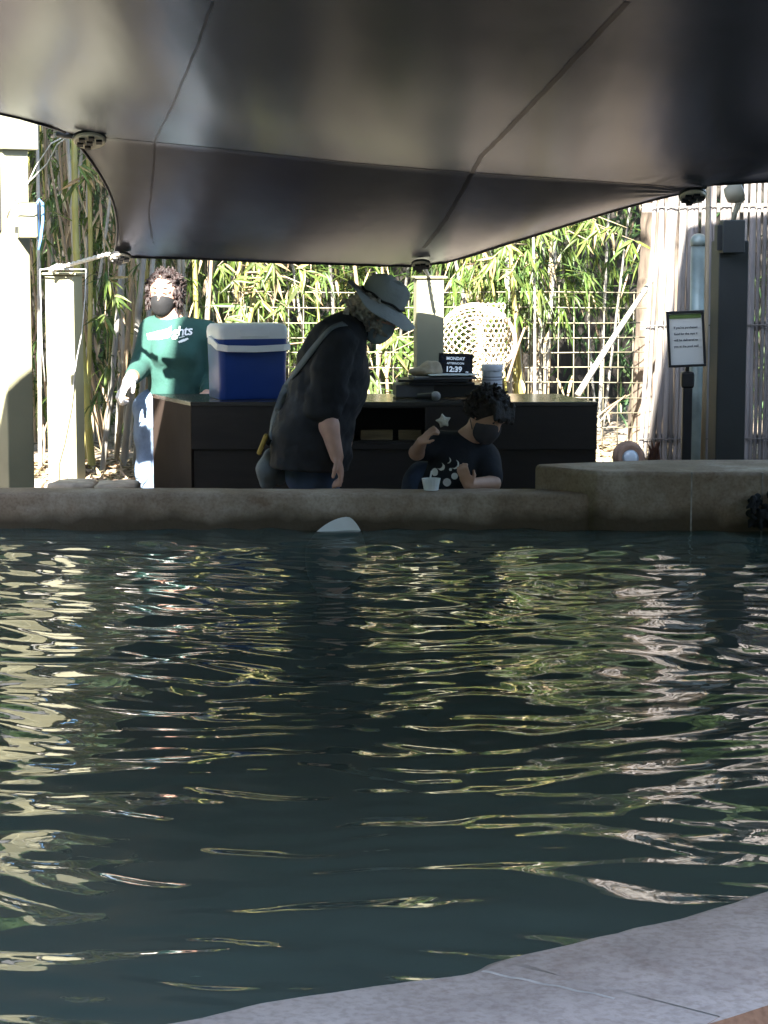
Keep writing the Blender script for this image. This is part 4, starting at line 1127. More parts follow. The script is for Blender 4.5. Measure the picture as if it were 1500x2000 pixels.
mb = MB()  # overhead leaves added out of view to shut off the sky light
for i in range(15000):
    x = rnd.uniform(-6, 6); y = rnd.uniform(10.0, 16.5); z = rnd.uniform(3.9, 5.4) + .12 * abs(y - 11.4)
    leaf_geo(mb, (x, y, z), (rnd.uniform(-1, 1), rnd.uniform(-1, 1), rnd.uniform(-.8, .2)), (rnd.uniform(-.6, .6), rnd.uniform(-.6, .6), 1), rnd.uniform(.18, .34), rnd.uniform(.04, .06), .3)
o = mb.build('sky_block_canopy', M_leafd); tag(o, 'bamboo tops added unseen overhead to block sky light', 'foliage', kind='stuff')
# leaf litter on the bed
mb = MB()
for i in range(5200):
    u = rnd.random()
    if u < .45: x, y = rnd.uniform(-2.6, -1.4), rnd.uniform(11.25, 12.6)
    elif u < .75: x, y = rnd.uniform(1.2, 2.2), rnd.uniform(11.3, 13.6)
    else: x, y = rnd.uniform(-2.6, 2.4), rnd.uniform(12.3, 14.5)
    zz = (BZ - .02 if (x < -1.36 and y < 12.25) else (BZ + .06 if (x > 1.16 and y < 12.25) else BZ)) + .035 * mnoise.noise(Vector((x * 1.6, y * 1.6, 0))) + .012
    leaf_geo(mb, (x, y, zz), (rnd.uniform(-1, 1), rnd.uniform(-1, 1), rnd.uniform(-.1, .2)), (rnd.uniform(-.4, .4), rnd.uniform(-.4, .4), 1), rnd.uniform(.05, .12), rnd.uniform(.012, .022), .05)
o = mb.build('leaf_litter', M_dry); tag(o, 'dry fallen bamboo leaves strewn over the planter bed', 'leaves', kind='stuff')

# ================================================================== COUNTER
CT = at(372, 785, 10.9).z
FL = at(372, 785, 10.9); FR = at(1168, 783, 10.9); BL = at(297, 770, 11.5); BR = at(1090, 768, 11.5)
ct = empty('counter', (0, 11.2, 0), 'long dark counter with an angled left end behind the pool wall', 'counter')
poly = [(FL.x, FL.y), (FR.x, FR.y), (BR.x, BR.y), (BL.x, BL.y)]
def inset(d):
    c_ = Vector((sum(p[0] for p in poly) / 4, sum(p[1] for p in poly) / 4)); out = []
    for i in range(4):
        p = Vector(poly[i]); a_ = Vector(poly[i - 1]); b_ = Vector(poly[(i + 1) % 4])
        e1 = (p - a_).normalized(); e2 = (b_ - p).normalized(); n1 = Vector((-e1.y, e1.x)); n2 = Vector((-e2.y, e2.x))
        out.append(p + (n1 + n2) / (1 + n1.dot(n2)) * d)
    return [(q.x, q.y) for q in out]
MB().prism(poly, CT - .022, CT).build('top', M_top, ct, False, .003)
# hollow carcass: fascia with an open niche, recessed lower panel
zA = CT - .022; zB = at(372, 878, 10.9).z
i1 = inset(.004); i2 = inset(.02)
ny0 = 10.904
def fr_box(x0, x1, z0, z1, y0=10.904, y1=10.93, nm='front_panel', m=M_black): MB().box(((x0 + x1) / 2, (y0 + y1) / 2, (z0 + z1) / 2), (x1 - x0, y1 - y0, z1 - z0)).build(nm, m, ct, False, .002)
nx0 = at(676, 800, 10.9).x; nx1 = at(830, 800, 10.9).x; nzt = at(700, 797, 10.9).z; nzb = at(700, 866, 10.9).z
fr_box(FL.x + .003, nx0, zB, zA); fr_box(nx1, FR.x - .003, zB, zA); fr_box(nx0, nx1, nzt, zA); fr_box(nx0, nx1, zB, nzb)
MB().prism([i2[0], i2[1], (i2[1][0] - .02, 10.95), (i2[0][0] + .01, 10.95)], .0, zB).build('lower_panel', M_black, ct)
MB().prism([(FL.x + .0, 10.907), (FL.x + .012, 10.925), (BL.x + .02, BL.y - .004), (BL.x + .003, BL.y - .005)], .0, zA).build('end_panel', M_brown, ct)
MB().prism([(FR.x - .004, 10.93), (BR.x - .004, BR.y - .005), (BR.x - .03, BR.y - .005), (FR.x - .03, 10.93)], .0, zA).build('end_panel', M_black, ct)
MB().prism([(BL.x + .03, BL.y - .03), (BR.x - .03, BR.y - .03), (BR.x - .03, BR.y - .008), (BL.x + .03, BL.y - .008)], .0, zA).build('back_panel', M_black, ct)
MB().box(((nx0 + nx1) / 2, 11.08, nzb + .004), (nx1 - nx0 + .2, .28, .012)).build('shelf', M_black, ct)
for a, b in ((672, 692), (704, 767), (778, 823)):  # ochre blocks stand in for open slots with the lit back showing through
    p = at(a, 840, 11.0); q_ = at(b, 864, 11.0)
    MB().box(((p.x + q_.x) / 2, 11.02, (p.z + q_.z) / 2), (q_.x - p.x, .05, p.z - q_.z)).build('lit_slot', M_slotlit, ct, False, .003)
# starfish on the counter front
mb = MB(); sc_ = at(866, 823, 10.87); V = []; F = []
V.append(sc_ + Vector((0, -.022, 0))); V.append(sc_ + Vector((0, .02, 0)))
angs = [(90 + 72 * k + rnd.uniform(-8, 8), 1) for k in range(5)]; ring = []
for k in range(5):
    a0 = R(100 + 72 * k); rr_ = .068 * (1.1 if k in (0, 1, 4) else .9)
    for da, r_, yy in ((0, rr_, .0), (36, .021, -.006)):
        V.append(sc_ + Vector((r_ * math.cos(a0 + R(da)), yy, r_ * math.sin(a0 + R(da))))); ring.append(len(V) - 1)
for i in range(10):
    F += [(0, ring[i], ring[(i + 1) % 10]), (1, ring[(i + 1) % 10], ring[i])]
o = mesh_obj('starfish', V, F, M_star, None, True); ss = o.modifiers.new('s', 'SUBSURF'); ss.levels = ss.render_levels = 2
tag(o, 'whitish starfish on the dark counter front above the person in the navy tee', 'starfish')

# cooler
def rbox(w, d, h, r, taper=1.0, z0=0, n=6):
    pts = []
    for cx, cy, a0 in ((w / 2 - r, -d / 2 + r, -90), (w / 2 - r, d / 2 - r, 0), (-w / 2 + r, d / 2 - r, 90), (-w / 2 + r, -d / 2 + r, 180)):
        for k in range(n + 1):
            a = R(a0 + 90 * k / n); pts.append((cx + r * math.cos(a), cy + r * math.sin(a)))
    return pts
def loft(layers, close=True):
    V = []; F = []; n = len(layers[0])
    for l in layers: V += l
    for i in range(len(layers) - 1):
        for k in range(n): F.append((i * n + k, i * n + (k + 1) % n, (i + 1) * n + (k + 1) % n, (i + 1) * n + k))
    F.append(tuple(reversed(range(n)))); F.append(tuple((len(layers) - 1) * n + k for k in range(n)))
    return V, F
CW = (at(568, 700, 11.02).x - at(400, 700, 11.02).x) * .99; cc = (at(479, 772, 11.0)); cx = cc.x; cy = 11.02 + .16
CTz = CT + .002; chh = at(484, 663, 11.02).z - CTz; lidh = at(484, 634, 11.05).z - CTz - chh
co = empty('cooler', (cx, cy, CTz), 'blue hard cooler with a white lid on the counter', 'cooler')
def cl(w, d, z, r=.035): return [Vector((cx, cy, 0)) + Matrix.Rotation(R(19), 3, 'Z') @ Vector((x, y, CTz + z)) for x, y in rbox(w, d, 0, r)]
D0 = .27; W0 = (CW - .085) / .95
V, F = loft([cl(W0 * .95, D0 * .93, 0), cl(W0 * .97, D0 * .96, .012), cl(W0 * .975, D0 * .97, chh * .5), cl(W0, D0, chh * .93), cl(W0, D0, chh)])
mesh_obj('body', V, F, M_blue, co, True).modifiers.new('e', 'EDGE_SPLIT').split_angle = R(40)
V, F = loft([cl(W0 * 1.01, D0 * 1.02, chh + .001), cl(W0 * 1.02, D0 * 1.03, chh + lidh * .45), cl(W0 * 1.0, D0 * 1.01, chh + lidh * .8), cl(W0 * .93, D0 * .92, chh + lidh), cl(W0 * .5, D0 * .5, chh + lidh + .004)])
lid = mesh_obj('lid', V, F, M_white, co, True); lid.modifiers.new('e', 'EDGE_SPLIT').split_angle = R(50)
rot7 = Matrix.Rotation(R(19), 3, 'Z')
def cw(x, y, z): return Vector((cx, cy, CTz)) + rot7 @ Vector((x, y, z))
MB().box(cw(0, -D0 * .5 - .006, chh + lidh * .42), (W0 * .42, .012, lidh * .5), M=rot7).build('lid_latch', M_white, lid, False, .004)
hy = -D0 * .5 - .016
hp = [cw(-W0 * .515, .02, chh - .005), cw(-W0 * .52, -.06, chh - .015), cw(-W0 * .50, hy + .03, chh - .038), cw(-W0 * .40, hy, chh - .045), cw(0, hy - .006, chh - .050), cw(W0 * .40, hy, chh - .045), cw(W0 * .50, hy + .03, chh - .042), cw(W0 * .525, -.06, chh - .035), cw(W0 * .52, .02, chh - .01)]
hn = [rot7 @ Vector(v) for v in ((-1, 0, 0), (-1, 0, 0), (-.8, -.6, 0), (-.1, -1, 0), (0, -1, 0), (.1, -1, 0), (.8, -.6, 0), (1, 0, 0), (1, 0, 0))]
MB().ribbon(hp, hn, .034, .014).build('handle', M_white, co, False, .004)
for sx in (-1, 1): MB().lathe([(.022, -.006), (.022, .012), (.016, .016)], 16, Matrix.Translation(cw(sx * W0 * .505, .02, chh - .008)) @ Matrix.Rotation(R(90) * sx, 4, 'Y')).build('handle_pivot', M_white, co, True)

# things on the counter
def top_at(px, D): p = at(px, 770, D); p.z = CT + .002; return p
bxp = top_at(800, 11.2)
o = MB().box(bxp + Vector((.02, .06, .036)), (.20, .24, .066), R(4)).build('flat_box', M_gray, None, False, .006); tag(o, 'flat grey box under the dark folders on the counter', 'box')
fo = empty('folder_stack', bxp + Vector((.15, .0, .07)), 'stack of dark folders and papers under the beige cloth', 'folders')
for k, (dx, w, rz, m) in enumerate(((.16, .34, 3, M_dark), (.13, .36, -4, M_dark), (.17, .33, 6, M_gray))):
    MB().box(bxp + Vector((dx, .03, .076 + k * .0145)), (w, .24, .013), R(rz)).build('folder', m, fo, False, .003)
MB().box(bxp + Vector((.22, .01, .120)), (.26, .2, .003), R(9)).build('paper_sheet', M_paper, fo)
MB().box(bxp + Vector((.25, .05, .036)), (.24, .22, .066), R(-3)).build('binder', M_dark, fo, False, .005)
cl_ = bxp + Vector((.085, .05, .122)); sd = SDF(np.array(cl_) - np.array((.13, .12, .03)), np.array(cl_) + np.array((.16, .12, .11)), .006)
sd.ell(cl_ + Vector((.0, 0, .01)), (.085, .07, .026)).ell(cl_ + Vector((.035, 0, .022)), (.05, .05, .042)).ell(cl_ + Vector((.01, .01, .026)), (.03, .04, .03)).wrinkle(.006, 70, 3)
tag(sd.build('folded_cloth', M_cloth), 'crumpled beige cloth heaped on folders below the clock screen', 'cloth')
# clock screen
q4 = [at(858, 688, 11.28), at(925, 690, 11.26), at(922, 747, 11.24), at(853, 741, 11.26)]
xd = (q4[1] - q4[0]).normalized(); yd = (q4[0] - q4[3]).normalized(); nr_ = xd.cross(yd).normalized(); yd = nr_.cross(xd)
cS = sum(q4, Vector()) / 4; M3 = Matrix((xd, yd, nr_)).transposed(); wS = (q4[1] - q4[0]).length; hS = (q4[0] - q4[3]).length
ck_ = empty('clock_screen', (cS.x, cS.y, CT), 'small black clock screen reading MONDAY 12:39 on the counter', 'clock')
MB().box(cS - nr_ * .008, (wS, hS, .016), M=M3).build('housing', M_dark, ck_, False, .003)
MB().box(cS - nr_ * .06 - yd * hS * .42, (.09, .03, .11), M=M3).build('foot', M_dark, ck_)
M_scr = mat('screen_face', (.006, .010, .022), .25, .1, 5); MB().box(cS + nr_ * .0006, (wS * .92, hS * .88, .002), M=M3).build('screen', M_scr, ck_)
M_dig = mat('screen_digits', (.30, .36, .42), .5, .02, 5)
_b = M_dig.node_tree.nodes['Principled BSDF']; _b.inputs['Emission Color'].default_value = (.55, .68, .85, 1); _b.inputs['Emission Strength'].default_value = .07
for tx, yy, sz, bo in (('MONDAY', .036, .022, .0007), ('AFTERNOON', .013, .015, .0003), ('12:39', -.026, .039, .0014), ('PM', -.030, .011, .0002), ('DECEMBER      2020', -.050, .011, .0002)):
    text_on_plane('lettering', tx, cS + yd * yy + xd * (.062 if tx == 'PM' else (-.008 if ':' in tx else 0)) + nr_ * .0018, xd, yd, sz, M_dig, ck_, bo)
# white tub
tbp = top_at(961, 11.3); tb = empty('white_tub', tbp, 'white plastic tub with a ribbed lid behind the head of the leaning person', 'tub')
tb_top = at(961, 712, 11.3).z - CT; rT = (at(982, 740, 11.3).x - at(940, 740, 11.3).x) / 2
MB().lathe([(rT * .92, 0), (rT * .95, .01), (rT * .95, tb_top - .035)], 30, Matrix.Translation(tbp)).build('jar', M_tub, tb, True).modifiers.new('e', 'EDGE_SPLIT').split_angle = R(40)
MB().lathe([(rT, tb_top - .034), (rT * 1.02, tb_top - .03), (rT * 1.02, tb_top - .006), (rT * .96, tb_top)], 44, Matrix.Translation(tbp)).build('lid', M_tub, tb, True).modifiers.new('e', 'EDGE_SPLIT').split_angle = R(40)
for zq_ in (.06, .085, .1):
    MB().lathe([(rT * .957, zq_), (rT * .957, zq_ + .004)], 30, Matrix.Translation(tbp)).build('label_line', M_gray, tb)
# microphone
ma = top_at(815, 10.96) + Vector((0, 0, .022)); mb_ = top_at(846, 10.95) + Vector((0, 0, .024))
mc = empty('microphone', ma, 'black handheld microphone lying on the counter edge', 'microphone')
MB().tube([ma, ma.lerp(mb_, .8), mb_], [.012, .016, .017], 14).build('handle', M_dark, mc, True)
MB().tube([ma + Vector((.0, .03, .001)), mb_ + Vector((-.01, .035, 0))], [.012, .013], 12).build('cable_plug', M_dark, mc, True)
sd = SDF(np.array(mb_) - .05, np.array(mb_) + .05, .004); sd.ball(mb_ + Vector((.013, -.002, 0)), .0255, 0); sd.build('grille', M_metal, mc)

# paper cup on the pool wall
cp_ = at(842, 960, 9.42); cp_.z = WZ + .004
cu = empty('paper_cup', cp_, 'small white pleated cup with a stick on the pool wall', 'cup')
r0, r1, hc = .031, .041, .052; V = []; F = []; n = 64
for r_, z, in ((r0, 0), (r0 + .3 * (r1 - r0), .018), (r1, hc), (r1 - .0025, hc), (r0 * .93, .006)):
    for k in range(n): V.append(cp_ + Vector((r_ * (1 + .025 * (k % 4 < 2)) * math.cos(k * 2 * math.pi / n), r_ * (1 + .025 * (k % 4 < 2)) * math.sin(k * 2 * math.pi / n), z)))
for i in range(4):
    for k in range(n): F.append((i * n + k, i * n + (k + 1) % n, (i + 1) * n + (k + 1) % n, (i + 1) * n + k))
F.append(tuple(4 * n + k for k in range(n))); F.append(tuple(reversed(range(n))))
mesh_obj('cup_wall', V, F, M_print, cu)
MB().tube([cp_ + Vector((-.01, 0, .02)), cp_ + Vector((.002, -.005, .085))], .004, 6).build('stick', M_print, cu)

# ================================================================== PEOPLE
def axes(fwd, up):
    f = Vector(fwd).normalized(); u = Vector(up); u = (u - f * u.dot(f)).normalized(); s = f.cross(u)   # s = figure's right side
    return f, u, s
def head(sd, c, f, u, s, r=1.0, k=.015):
    """skull, jaw, nose, ears on frame f(orward) u(p) s(ide)"""
    M = np.array([list(f), list(s), list(u)]).T
    sd.ell(c + u * .022 * r, (.097 * r, .077 * r, .088 * r), M, k)
    sd.ell(c + f * .022 * r - u * .045 * r, (.070 * r, .060 * r, .075 * r), M, .03)
    sd.ell(c + f * .055 * r - u * .088 * r, (.030 * r, .032 * r, .024 * r), M, .025)
    sd.cone(c + f * .088 * r + u * .012 * r, c + f * .101 * r - u * .030 * r, .010 * r, .0130 * r, .012)
    for e in (-1, 1):
        sd.cone(c + f * .086 * r + s * e * .012 * r + u * .022 * r, c + f * .078 * r + s * e * .048 * r + u * .022 * r, .010 * r, .010 * r, .012)
        sd.ell(c + f * .092 * r + s * e * .031 * r + u * .003 * r, (.011 * r, .016 * r, .010 * r), M, 0, True)
        sd.ell(c + s * e * .079 * r - u * .01 * r - f * .008 * r, (.019 * r, .009 * r, .030 * r), M, .006)
    sd.cone(c + f * .089 * r - s * .022 * r - u * .058 * r, c + f * .089 * r + s * .022 * r - u * .058 * r, .009 * r, .009 * r, .008)
def eyes(c, f, u, s, r, parent):
    for e in (-1, 1):
        p = c + f * .080 * r + s * e * .031 * r + u * .003 * r
        MB().lathe([(.001, -.0055 * r), (.006 * r, -.004 * r), (.0095 * r, 0), (.006 * r, .004 * r), (.001, .0055 * r)], 12, Matrix.Translation(p)).build('eye', M_eye, parent, True)
        q0 = c + f * .098 * r + s * e * .016 * r + u * .034 * r; q1 = c + f * .088 * r + s * e * .048 * r + u * .036 * r
        MB().tube([q0, q0.lerp(q1, .5) + u * .004, q1], [.003, .0042, .002], 5).build('eyebrow', M_hairb, parent, True)
def face_mask(name, c, f, u, s, r, m, parent, h=.005):
    M = np.array([list(f), list(s), list(u)]).T
    sd = SDF(np.array(c) - .17 * r, np.array(c) + .17 * r, h)
    sd.ell(c + f * .022 * r - u * .045 * r, (.093 * r, .068 * r, .080 * r), M, .0)
    sd.ell(c + f * .055 * r - u * .088 * r, (.040 * r, .042 * r, .034 * r), M, .025)
    sd.cut(c - u * .004 * r + f * .09 * r, (u * .9 - f * .28)).cut(c + f * .012 * r, -f)
    mk = sd.build(name, m, parent)
    for e in (-1, 1):
        MB().tube([c + f * .02 * r + s * e * .068 * r - u * .022 * r, c + f * .0 * r + s * e * .082 * r - u * .0 * r, c - f * .018 * r + s * e * .086 * r + u * .012 * r, c - f * .022 * r + s * e * .084 * r - u * .03 * r, c + f * .015 * r + s * e * .072 * r - u * .075 * r], .0022, 5).build('ear_loop', m, mk, True)
    return mk
def curls(sd, c, f, u, s, n, rr_, shell, test, seed, size=(.014, .024), k=.006):
    r_ = random.Random(seed)
    i = 0
    while i < n:
        d = Vector((r_.gauss(0, 1), r_.gauss(0, 1), r_.gauss(0, 1))).normalized()
        if not test(d.dot(f), d.dot(u), d.dot(s)): continue
        sh = shell(d.dot(f), d.dot(u), d.dot(s)) if callable(shell) else shell
        p = c + d * sh * r_.uniform(.86, 1.08) * rr_
        q = p + Vector((r_.gauss(0, 1), r_.gauss(0, 1), r_.gauss(0, 1))).normalized() * .022 * rr_
        z = r_.uniform(*size) * rr_
        sd.cone(p, q, z, z * .7, k); i += 1
def hand(sd, w, f, up, side, r=1.0, curl=.9, thumb=1, spread=.0):
    """w wrist, f direction of the palm, up = back of hand, side = direction from little finger to thumb"""
    f = Vector(f).normalized(); up = Vector(up); up = (up - f * up.dot(f)).normalized(); side = Vector(side); side = (side - f * side.dot(f) - up * side.dot(up)).normalized()
    M = np.array([list(f), list(side), list(up)]).T
    pc_ = w + f * .045 * r
    sd.ell(pc_, (.052 * r, .042 * r, .017 * r), M, .012)
    for i, (ln, of) in enumerate(((.9, .030), (1.0, .010), (.95, -.010), (.75, -.029))):
        b = w + f * .083 * r + side * of * r; d = f
        for j, (sl, ra) in enumerate(((.042, .0098), (.028, .0090), (.021, .0080))):
            ang = curl * (.55 + .45 * j) * (1 + .05 * i)
            d2 = (f * math.cos(ang * (j + .6) * .9) - up * math.sin(ang * (j + .6) * .9) + side * spread * (of * 8)).normalized()
            e = b + d2 * sl * ln * r
            sd.cone(b, e, ra * r, ra * .93 * r, .004); b = e
    b = w + f * .022 * r + side * .034 * r * thumb; d = (f * .75 + side * .6 * thumb - up * .35).normalized()
    e = b + d * .036 * r; sd.cone(b, e, .0125 * r, .0108 * r, .01)
    d = (f * .9 + side * .1 * thumb - up * .45 * min(1, curl + .3)).normalized(); e2 = e + d * .032 * r; sd.cone(e, e2, .0105 * r, .0085 * r, .004)

# ---------------- man in the hat, bending over the wall
MD = 9.98
man = empty('person', (at(600, 900, MD).x, MD, 0), 'person in black shirt and sun hat bending over the pool wall', 'person')
hc = at(738, 612, MD); f, u, s = axes((.80, -.10, -.60), (.60, 0, .80))
lo = Vector((at(490, 600, MD).x, MD - .36, 0)); hi = Vector((at(830, 600, MD).x, MD + .36, 1.70))
sd = SDF(lo, hi, .0075)
head(sd, hc, f, u, s)
nk = at(682, 640, MD)
sd.cone(hc - u * .07 - f * .02, nk, .055, .065, .03)
pel = at(600, 868, MD); ch = at(655, 690, MD)
sd.chain([(nk, .075), (ch, .12), (at(628, 790, MD), .12), (pel, .13)], .05)
def off(p, dy, dx=0, dz=0): return Vector((p.x + dx, p.y + dy, p.z + dz))
for e in (-1, 1):
    hip = off(pel, e * .095); knee = Vector((pel.x + .10, MD + e * .11, .46)); ank = Vector((pel.x - .02 + .03 * e, MD + e * .12, .09))
    sd.chain([(hip, .095), (knee, .062), (ank, .042)], .04)
    sd.chain([(ank, .042), (ank + Vector((.03, 0, -.045)), .042), (ank + Vector((.16, 0, -.055)), .034)], .02)
sh = at(664, 672, MD - .19); el = at(634, 800, MD - .23); wr = at(658, 892, MD - .26)
sd.cone(off(ch, -.08, 0, .03), sh, .09, .065, .05); sd.chain([(sh, .06), (el, .046), (el.lerp(wr, .35), .045), (wr, .031)], .02)
hand(sd, wr, at(667, 940, MD - .26) - at(656, 890, MD - .26), (.9, -.1, .25), (-.25, -.95, 0), 1.05, 1.05, 1)
sh2 = at(672, 672, MD + .19); el2 = at(636, 790, MD + .22); wr2 = at(636, 790, MD + .22) + Vector((.10, -.05, -.10))
sd.cone(off(ch, .08, 0, .03), sh2, .09, .065, .05); sd.chain([(sh2, .06), (el2, .046), (wr2, .031)], .02)
hand(sd, wr2, (0.2, -.1, -1), (.9, .1, .25), (-.25, .95, 0), 1.0, 1.0, 1)
body = sd.build('body', M_skin, man); eyes(hc, f, u, s, 1, man)
# shirt
sd = SDF((lo.x, lo.y, .62), (hi.x, hi.y, 1.62), .0085)
for e in (-1, 1):
    sd.chain([(at(676, 652, MD + e * .07), .085), (at(661, 672, MD + e * .10), .118), (at(648, 712, MD + e * .09), .145), (at(630, 780, MD + e * .085), .158), (at(608, 860, MD + e * .085), .172), (at(600, 960, MD + e * .085), .195)], .06)
sd.ell(at(668, 735, MD), (.125, .19, .17), None, .05)
sd.cone(nk, at(700, 640, MD), .082, .068, .03)
for sh_, el_, e in ((sh, el, -1), (sh2, el2, 1)):
    cf = sh_.lerp(el_, 1.0); sd.chain([(sh_ + Vector((-.01, 0, .0)), .092), (sh_.lerp(el_, .45) + Vector((-.015, 0, 0)), .090), (cf + Vector((-.004, 0, 0)), .068)], .007)
    d = (el_ - sh_).normalized()
    for tt_ in (.70, .83, .95): sd.cone(sh_.lerp(el_, tt_) + Vector((-.035, 0, 0)), sh_.lerp(el_, tt_) + Vector((.022, 0, -.008)), .064, .062, .004)
sd.wrinkle(.0085, 30, 5, (1, 1, .8)); sd.wrinkle(.0032, 75, 9)
sd.cut(at(600, 911, MD), (-.06, 0, -1))
sd.f = sd.f.copy()
# open sleeves and neck
for sh_, el_ in ((sh, el), (sh2, el2)):
    pass
shirt = sd.build('shirt', M_shirt, man)
# collar
cb = bvh_of([shirt])
# trousers
sd = SDF((lo.x, lo.y, .05), (hi.x, hi.y, .98), .011)
for e in (-1, 1):
    hip = off(pel, e * .085); knee = Vector((pel.x + .10, MD + e * .11, .46)); ank = Vector((pel.x - .02 + .03 * e, MD + e * .12, .12))
    sd.chain([(hip, .118), (off(hip, 0, .02, -.14), .105), (knee, .082), (ank, .068)], .04)
sd.wrinkle(.005, 38, 2); sd.cut((0, 0, .10), (0, 0, -1)); sd.build('trousers', M_jean, man)
for e in (-1, 1):
    ank = Vector((pel.x - .02 + .03 * e, MD + e * .12, .09)); sd = SDF(ank - Vector((.12, .1, .09)), ank + Vector((.28, .1, .08)), .009)
    sd.chain([(ank + Vector((-.02, 0, -.025)), .058), (ank + Vector((.06, 0, -.04)), .052), (ank + Vector((.17, 0, -.05)), .040)], .02); sd.cut((0, 0, .004), (0, 0, -1)); sd.build('shoe', M_dark, man)
# hair
sd = SDF(hc - Vector((.26, .2, .24)), hc + Vector((.2, .2, .2)), .0045)
back = -f
curls(sd, hc + u * .01 - f * .02, f, u, s, 300, 1.0, lambda a, b, c_: .105, lambda a, b, c_: b < .45 and a < .15, 3, (.008, .014), .004)
for i in range(260):
    p = at(rnd.uniform(668, 744), 0, MD + rnd.uniform(-.10, .10)); _px = 750 + p.x / MD * 4200; p = at(_px, rnd.uniform(max(585, 585 + (_px - 690) * .62), 652), p.y); q_ = p + Vector((rnd.gauss(0, .015), rnd.gauss(0, .015), -.02))
    sd.cone(p, q_, rnd.uniform(.008, .013), .006, .004)
sd.build('hair', M_hairg, man)
face_mask('face_mask', hc, f, u, s, 1.0, M_maskb, man)
# hat
hax = Vector((.50, -.06, .86)).normalized(); hs = Vector((0, 1, 0)); hx_ = hs.cross(hax).normalized(); hs = hax.cross(hx_)
hb = at(746, 590, MD) + Vector((0, 0, .004)); V = []; F = []; n = 56
prof = []
for i in range(9): # brim
    t = i / 8; prof.append((.190 - .085 * t, t, 'b'))
prof += [(.104, 0, 'c'), (.106, .02, 'c'), (.106, .05, 'c'), (.102, .08, 'c'), (.092, .100, 'c'), (.070, .114, 'c'), (.04, .118, 'c'), (.012, .116, 'c')]
for r_, t, kd in prof:
    for k in range(n):
        w = 2 * math.pi * k / n; cx_, cy_ = math.cos(w), math.sin(w)   # cx_ : towards the front (hx_)
        if kd == 'b':
            ed = (1 - t) ** 1.5
            zz = -.015 * ed + .022 * ed * max(0, -cx_) ** 2 - .055 * ed * abs(cy_) ** 2 * (.6 + .4 * cx_) - .02 * ed * max(0, cx_) + .008 * ed * math.sin(w * 5 + 1)
            rr_ = r_ * (1 + .03 * cx_)
        else:
            zz = t + .006 * math.sin(w * 3 + 2) * (t / .1) - (.018 * (abs(cy_) < .3) * (t > .1)); rr_ = r_ * (1 + .02 * math.sin(w * 4 + t * 30))
        V.append(hb + hx_ * cx_ * rr_ + hs * cy_ * rr_ * .93 + hax * zz)
for i in range(len(prof) - 1):
    for k in range(n): F.append((i * n + k, i * n + (k + 1) % n, (i + 1) * n + (k + 1) % n, (i + 1) * n + k))
F.append(tuple((len(prof) - 1) * n + k for k in range(n)))
hat = mesh_obj('sun_hat', V, F, M_hat, man, True); so = hat.modifiers.new('t', 'SOLIDIFY'); so.thickness = .004; hat.modifiers.new('ss', 'SUBSURF').render_levels = 1
MB().tube([hb + hx_ * math.cos(w * math.pi / 20) * .111 + hs * math.sin(w * math.pi / 20) * .104 + hax * (.012 + .004 * math.sin(w)) for w in range(41)], .006, 6, False).build('hat_cord', M_band, hat, True)
# bag and strap
bag = empty('shoulder_bag', at(525, 925, MD), 'grey shoulder bag hanging behind the hip of person in hat', 'bag')
sd = SDF(at(525, 925, MD) - Vector((.12, .16, .12)), at(525, 925, MD) + Vector((.14, .16, .13)), .007)
for e in (-1, 1): sd.chain([(at(533, 893, MD + e * .05), .045), (at(524, 920, MD + e * .05), .05), (at(522, 942, MD + e * .05), .034)], .03)
sd.cone(at(545, 900, MD), at(548, 935, MD), .04, .03, .03); sd.wrinkle(.004, 50, 4); sd.build('pouch', M_bag, bag)
tb_ = at(513, 868, MD - .11)
MB().box(tb_, (.022, .06, .10), M=Matrix.Rotation(R(22), 3, 'Y')).build('yellow_tab', M_yel, bag, False, .008)
pts = []; nn = []
spx = [(676, 634), (664, 636), (650, 641), (638, 652), (618, 676), (596, 704), (574, 734), (556, 762), (546, 790), (538, 815), (531, 840), (527, 865), (524, 890)]
for (x0_, y0_), (x1_, y1_) in zip(spx[:-1], spx[1:]):
    for k in range(4):
        h, n_ = cast(cb, x0_ + (x1_ - x0_) * k / 4, y0_ + (y1_ - y0_) * k / 4)
        if h is None: h = at(x0_, y0_, MD - .12); n_ = Vector((0, -1, 0))
        pts.append(h); nn.append(n_)
sm = [sum(pts[max(0, i - 2):i + 3], Vector()) / len(pts[max(0, i - 2):i + 3]) for i in range(len(pts))]
nm_ = [sum(nn[max(0, i - 3):i + 4], Vector()).normalized() for i in range(len(nn))]
MB().ribbon([p + n_ * .005 for p, n_ in zip(sm, nm_)], nm_, .036, .003).build('strap', M_bag, bag, True)

# ---------------- boy
BD = 9.86
boy = empty('person', (at(870, 960, BD).x, BD, 0), 'person in navy tee and grey mask leaning on the pool wall', 'person')
bh = at(948, 812, BD - .03); f, u, s = axes((.66, -.60, -.45), (.33, -.10, .9))
lo = Vector((at(785, 900, BD).x, BD - .48, 0)); hi = Vector((at(1020, 900, BD).x, BD + .30, 1.12))
sd = SDF(lo, hi, .006)
r_ = .93
head(sd, bh, f, u, s, r_)
bn = at(912, 862, BD + .02); sd.cone(bh - u * .07 - f * .01, bn, .046, .05, .025)
bc_ = at(893, 905, BD + .02); bp_ = Vector((at(858, 985, BD).x, BD + .06, .56))
sd.chain([(bn, .055), (bc_, .085), (bp_, .09)], .04)
for e in (-1, 1):
    hip = bp_ + Vector((e * .07, .01, -.02)); knee = Vector((bp_.x + e * .08, BD - .02, .31)); ank = Vector((bp_.x + e * .08, BD + .06, .07))
    sd.chain([(hip, .068), (knee, .046), (ank, .032)], .03); sd.cone(ank + Vector((0, 0, -.03)), ank + Vector((0, -.11, -.035)), .03, .025, .015)
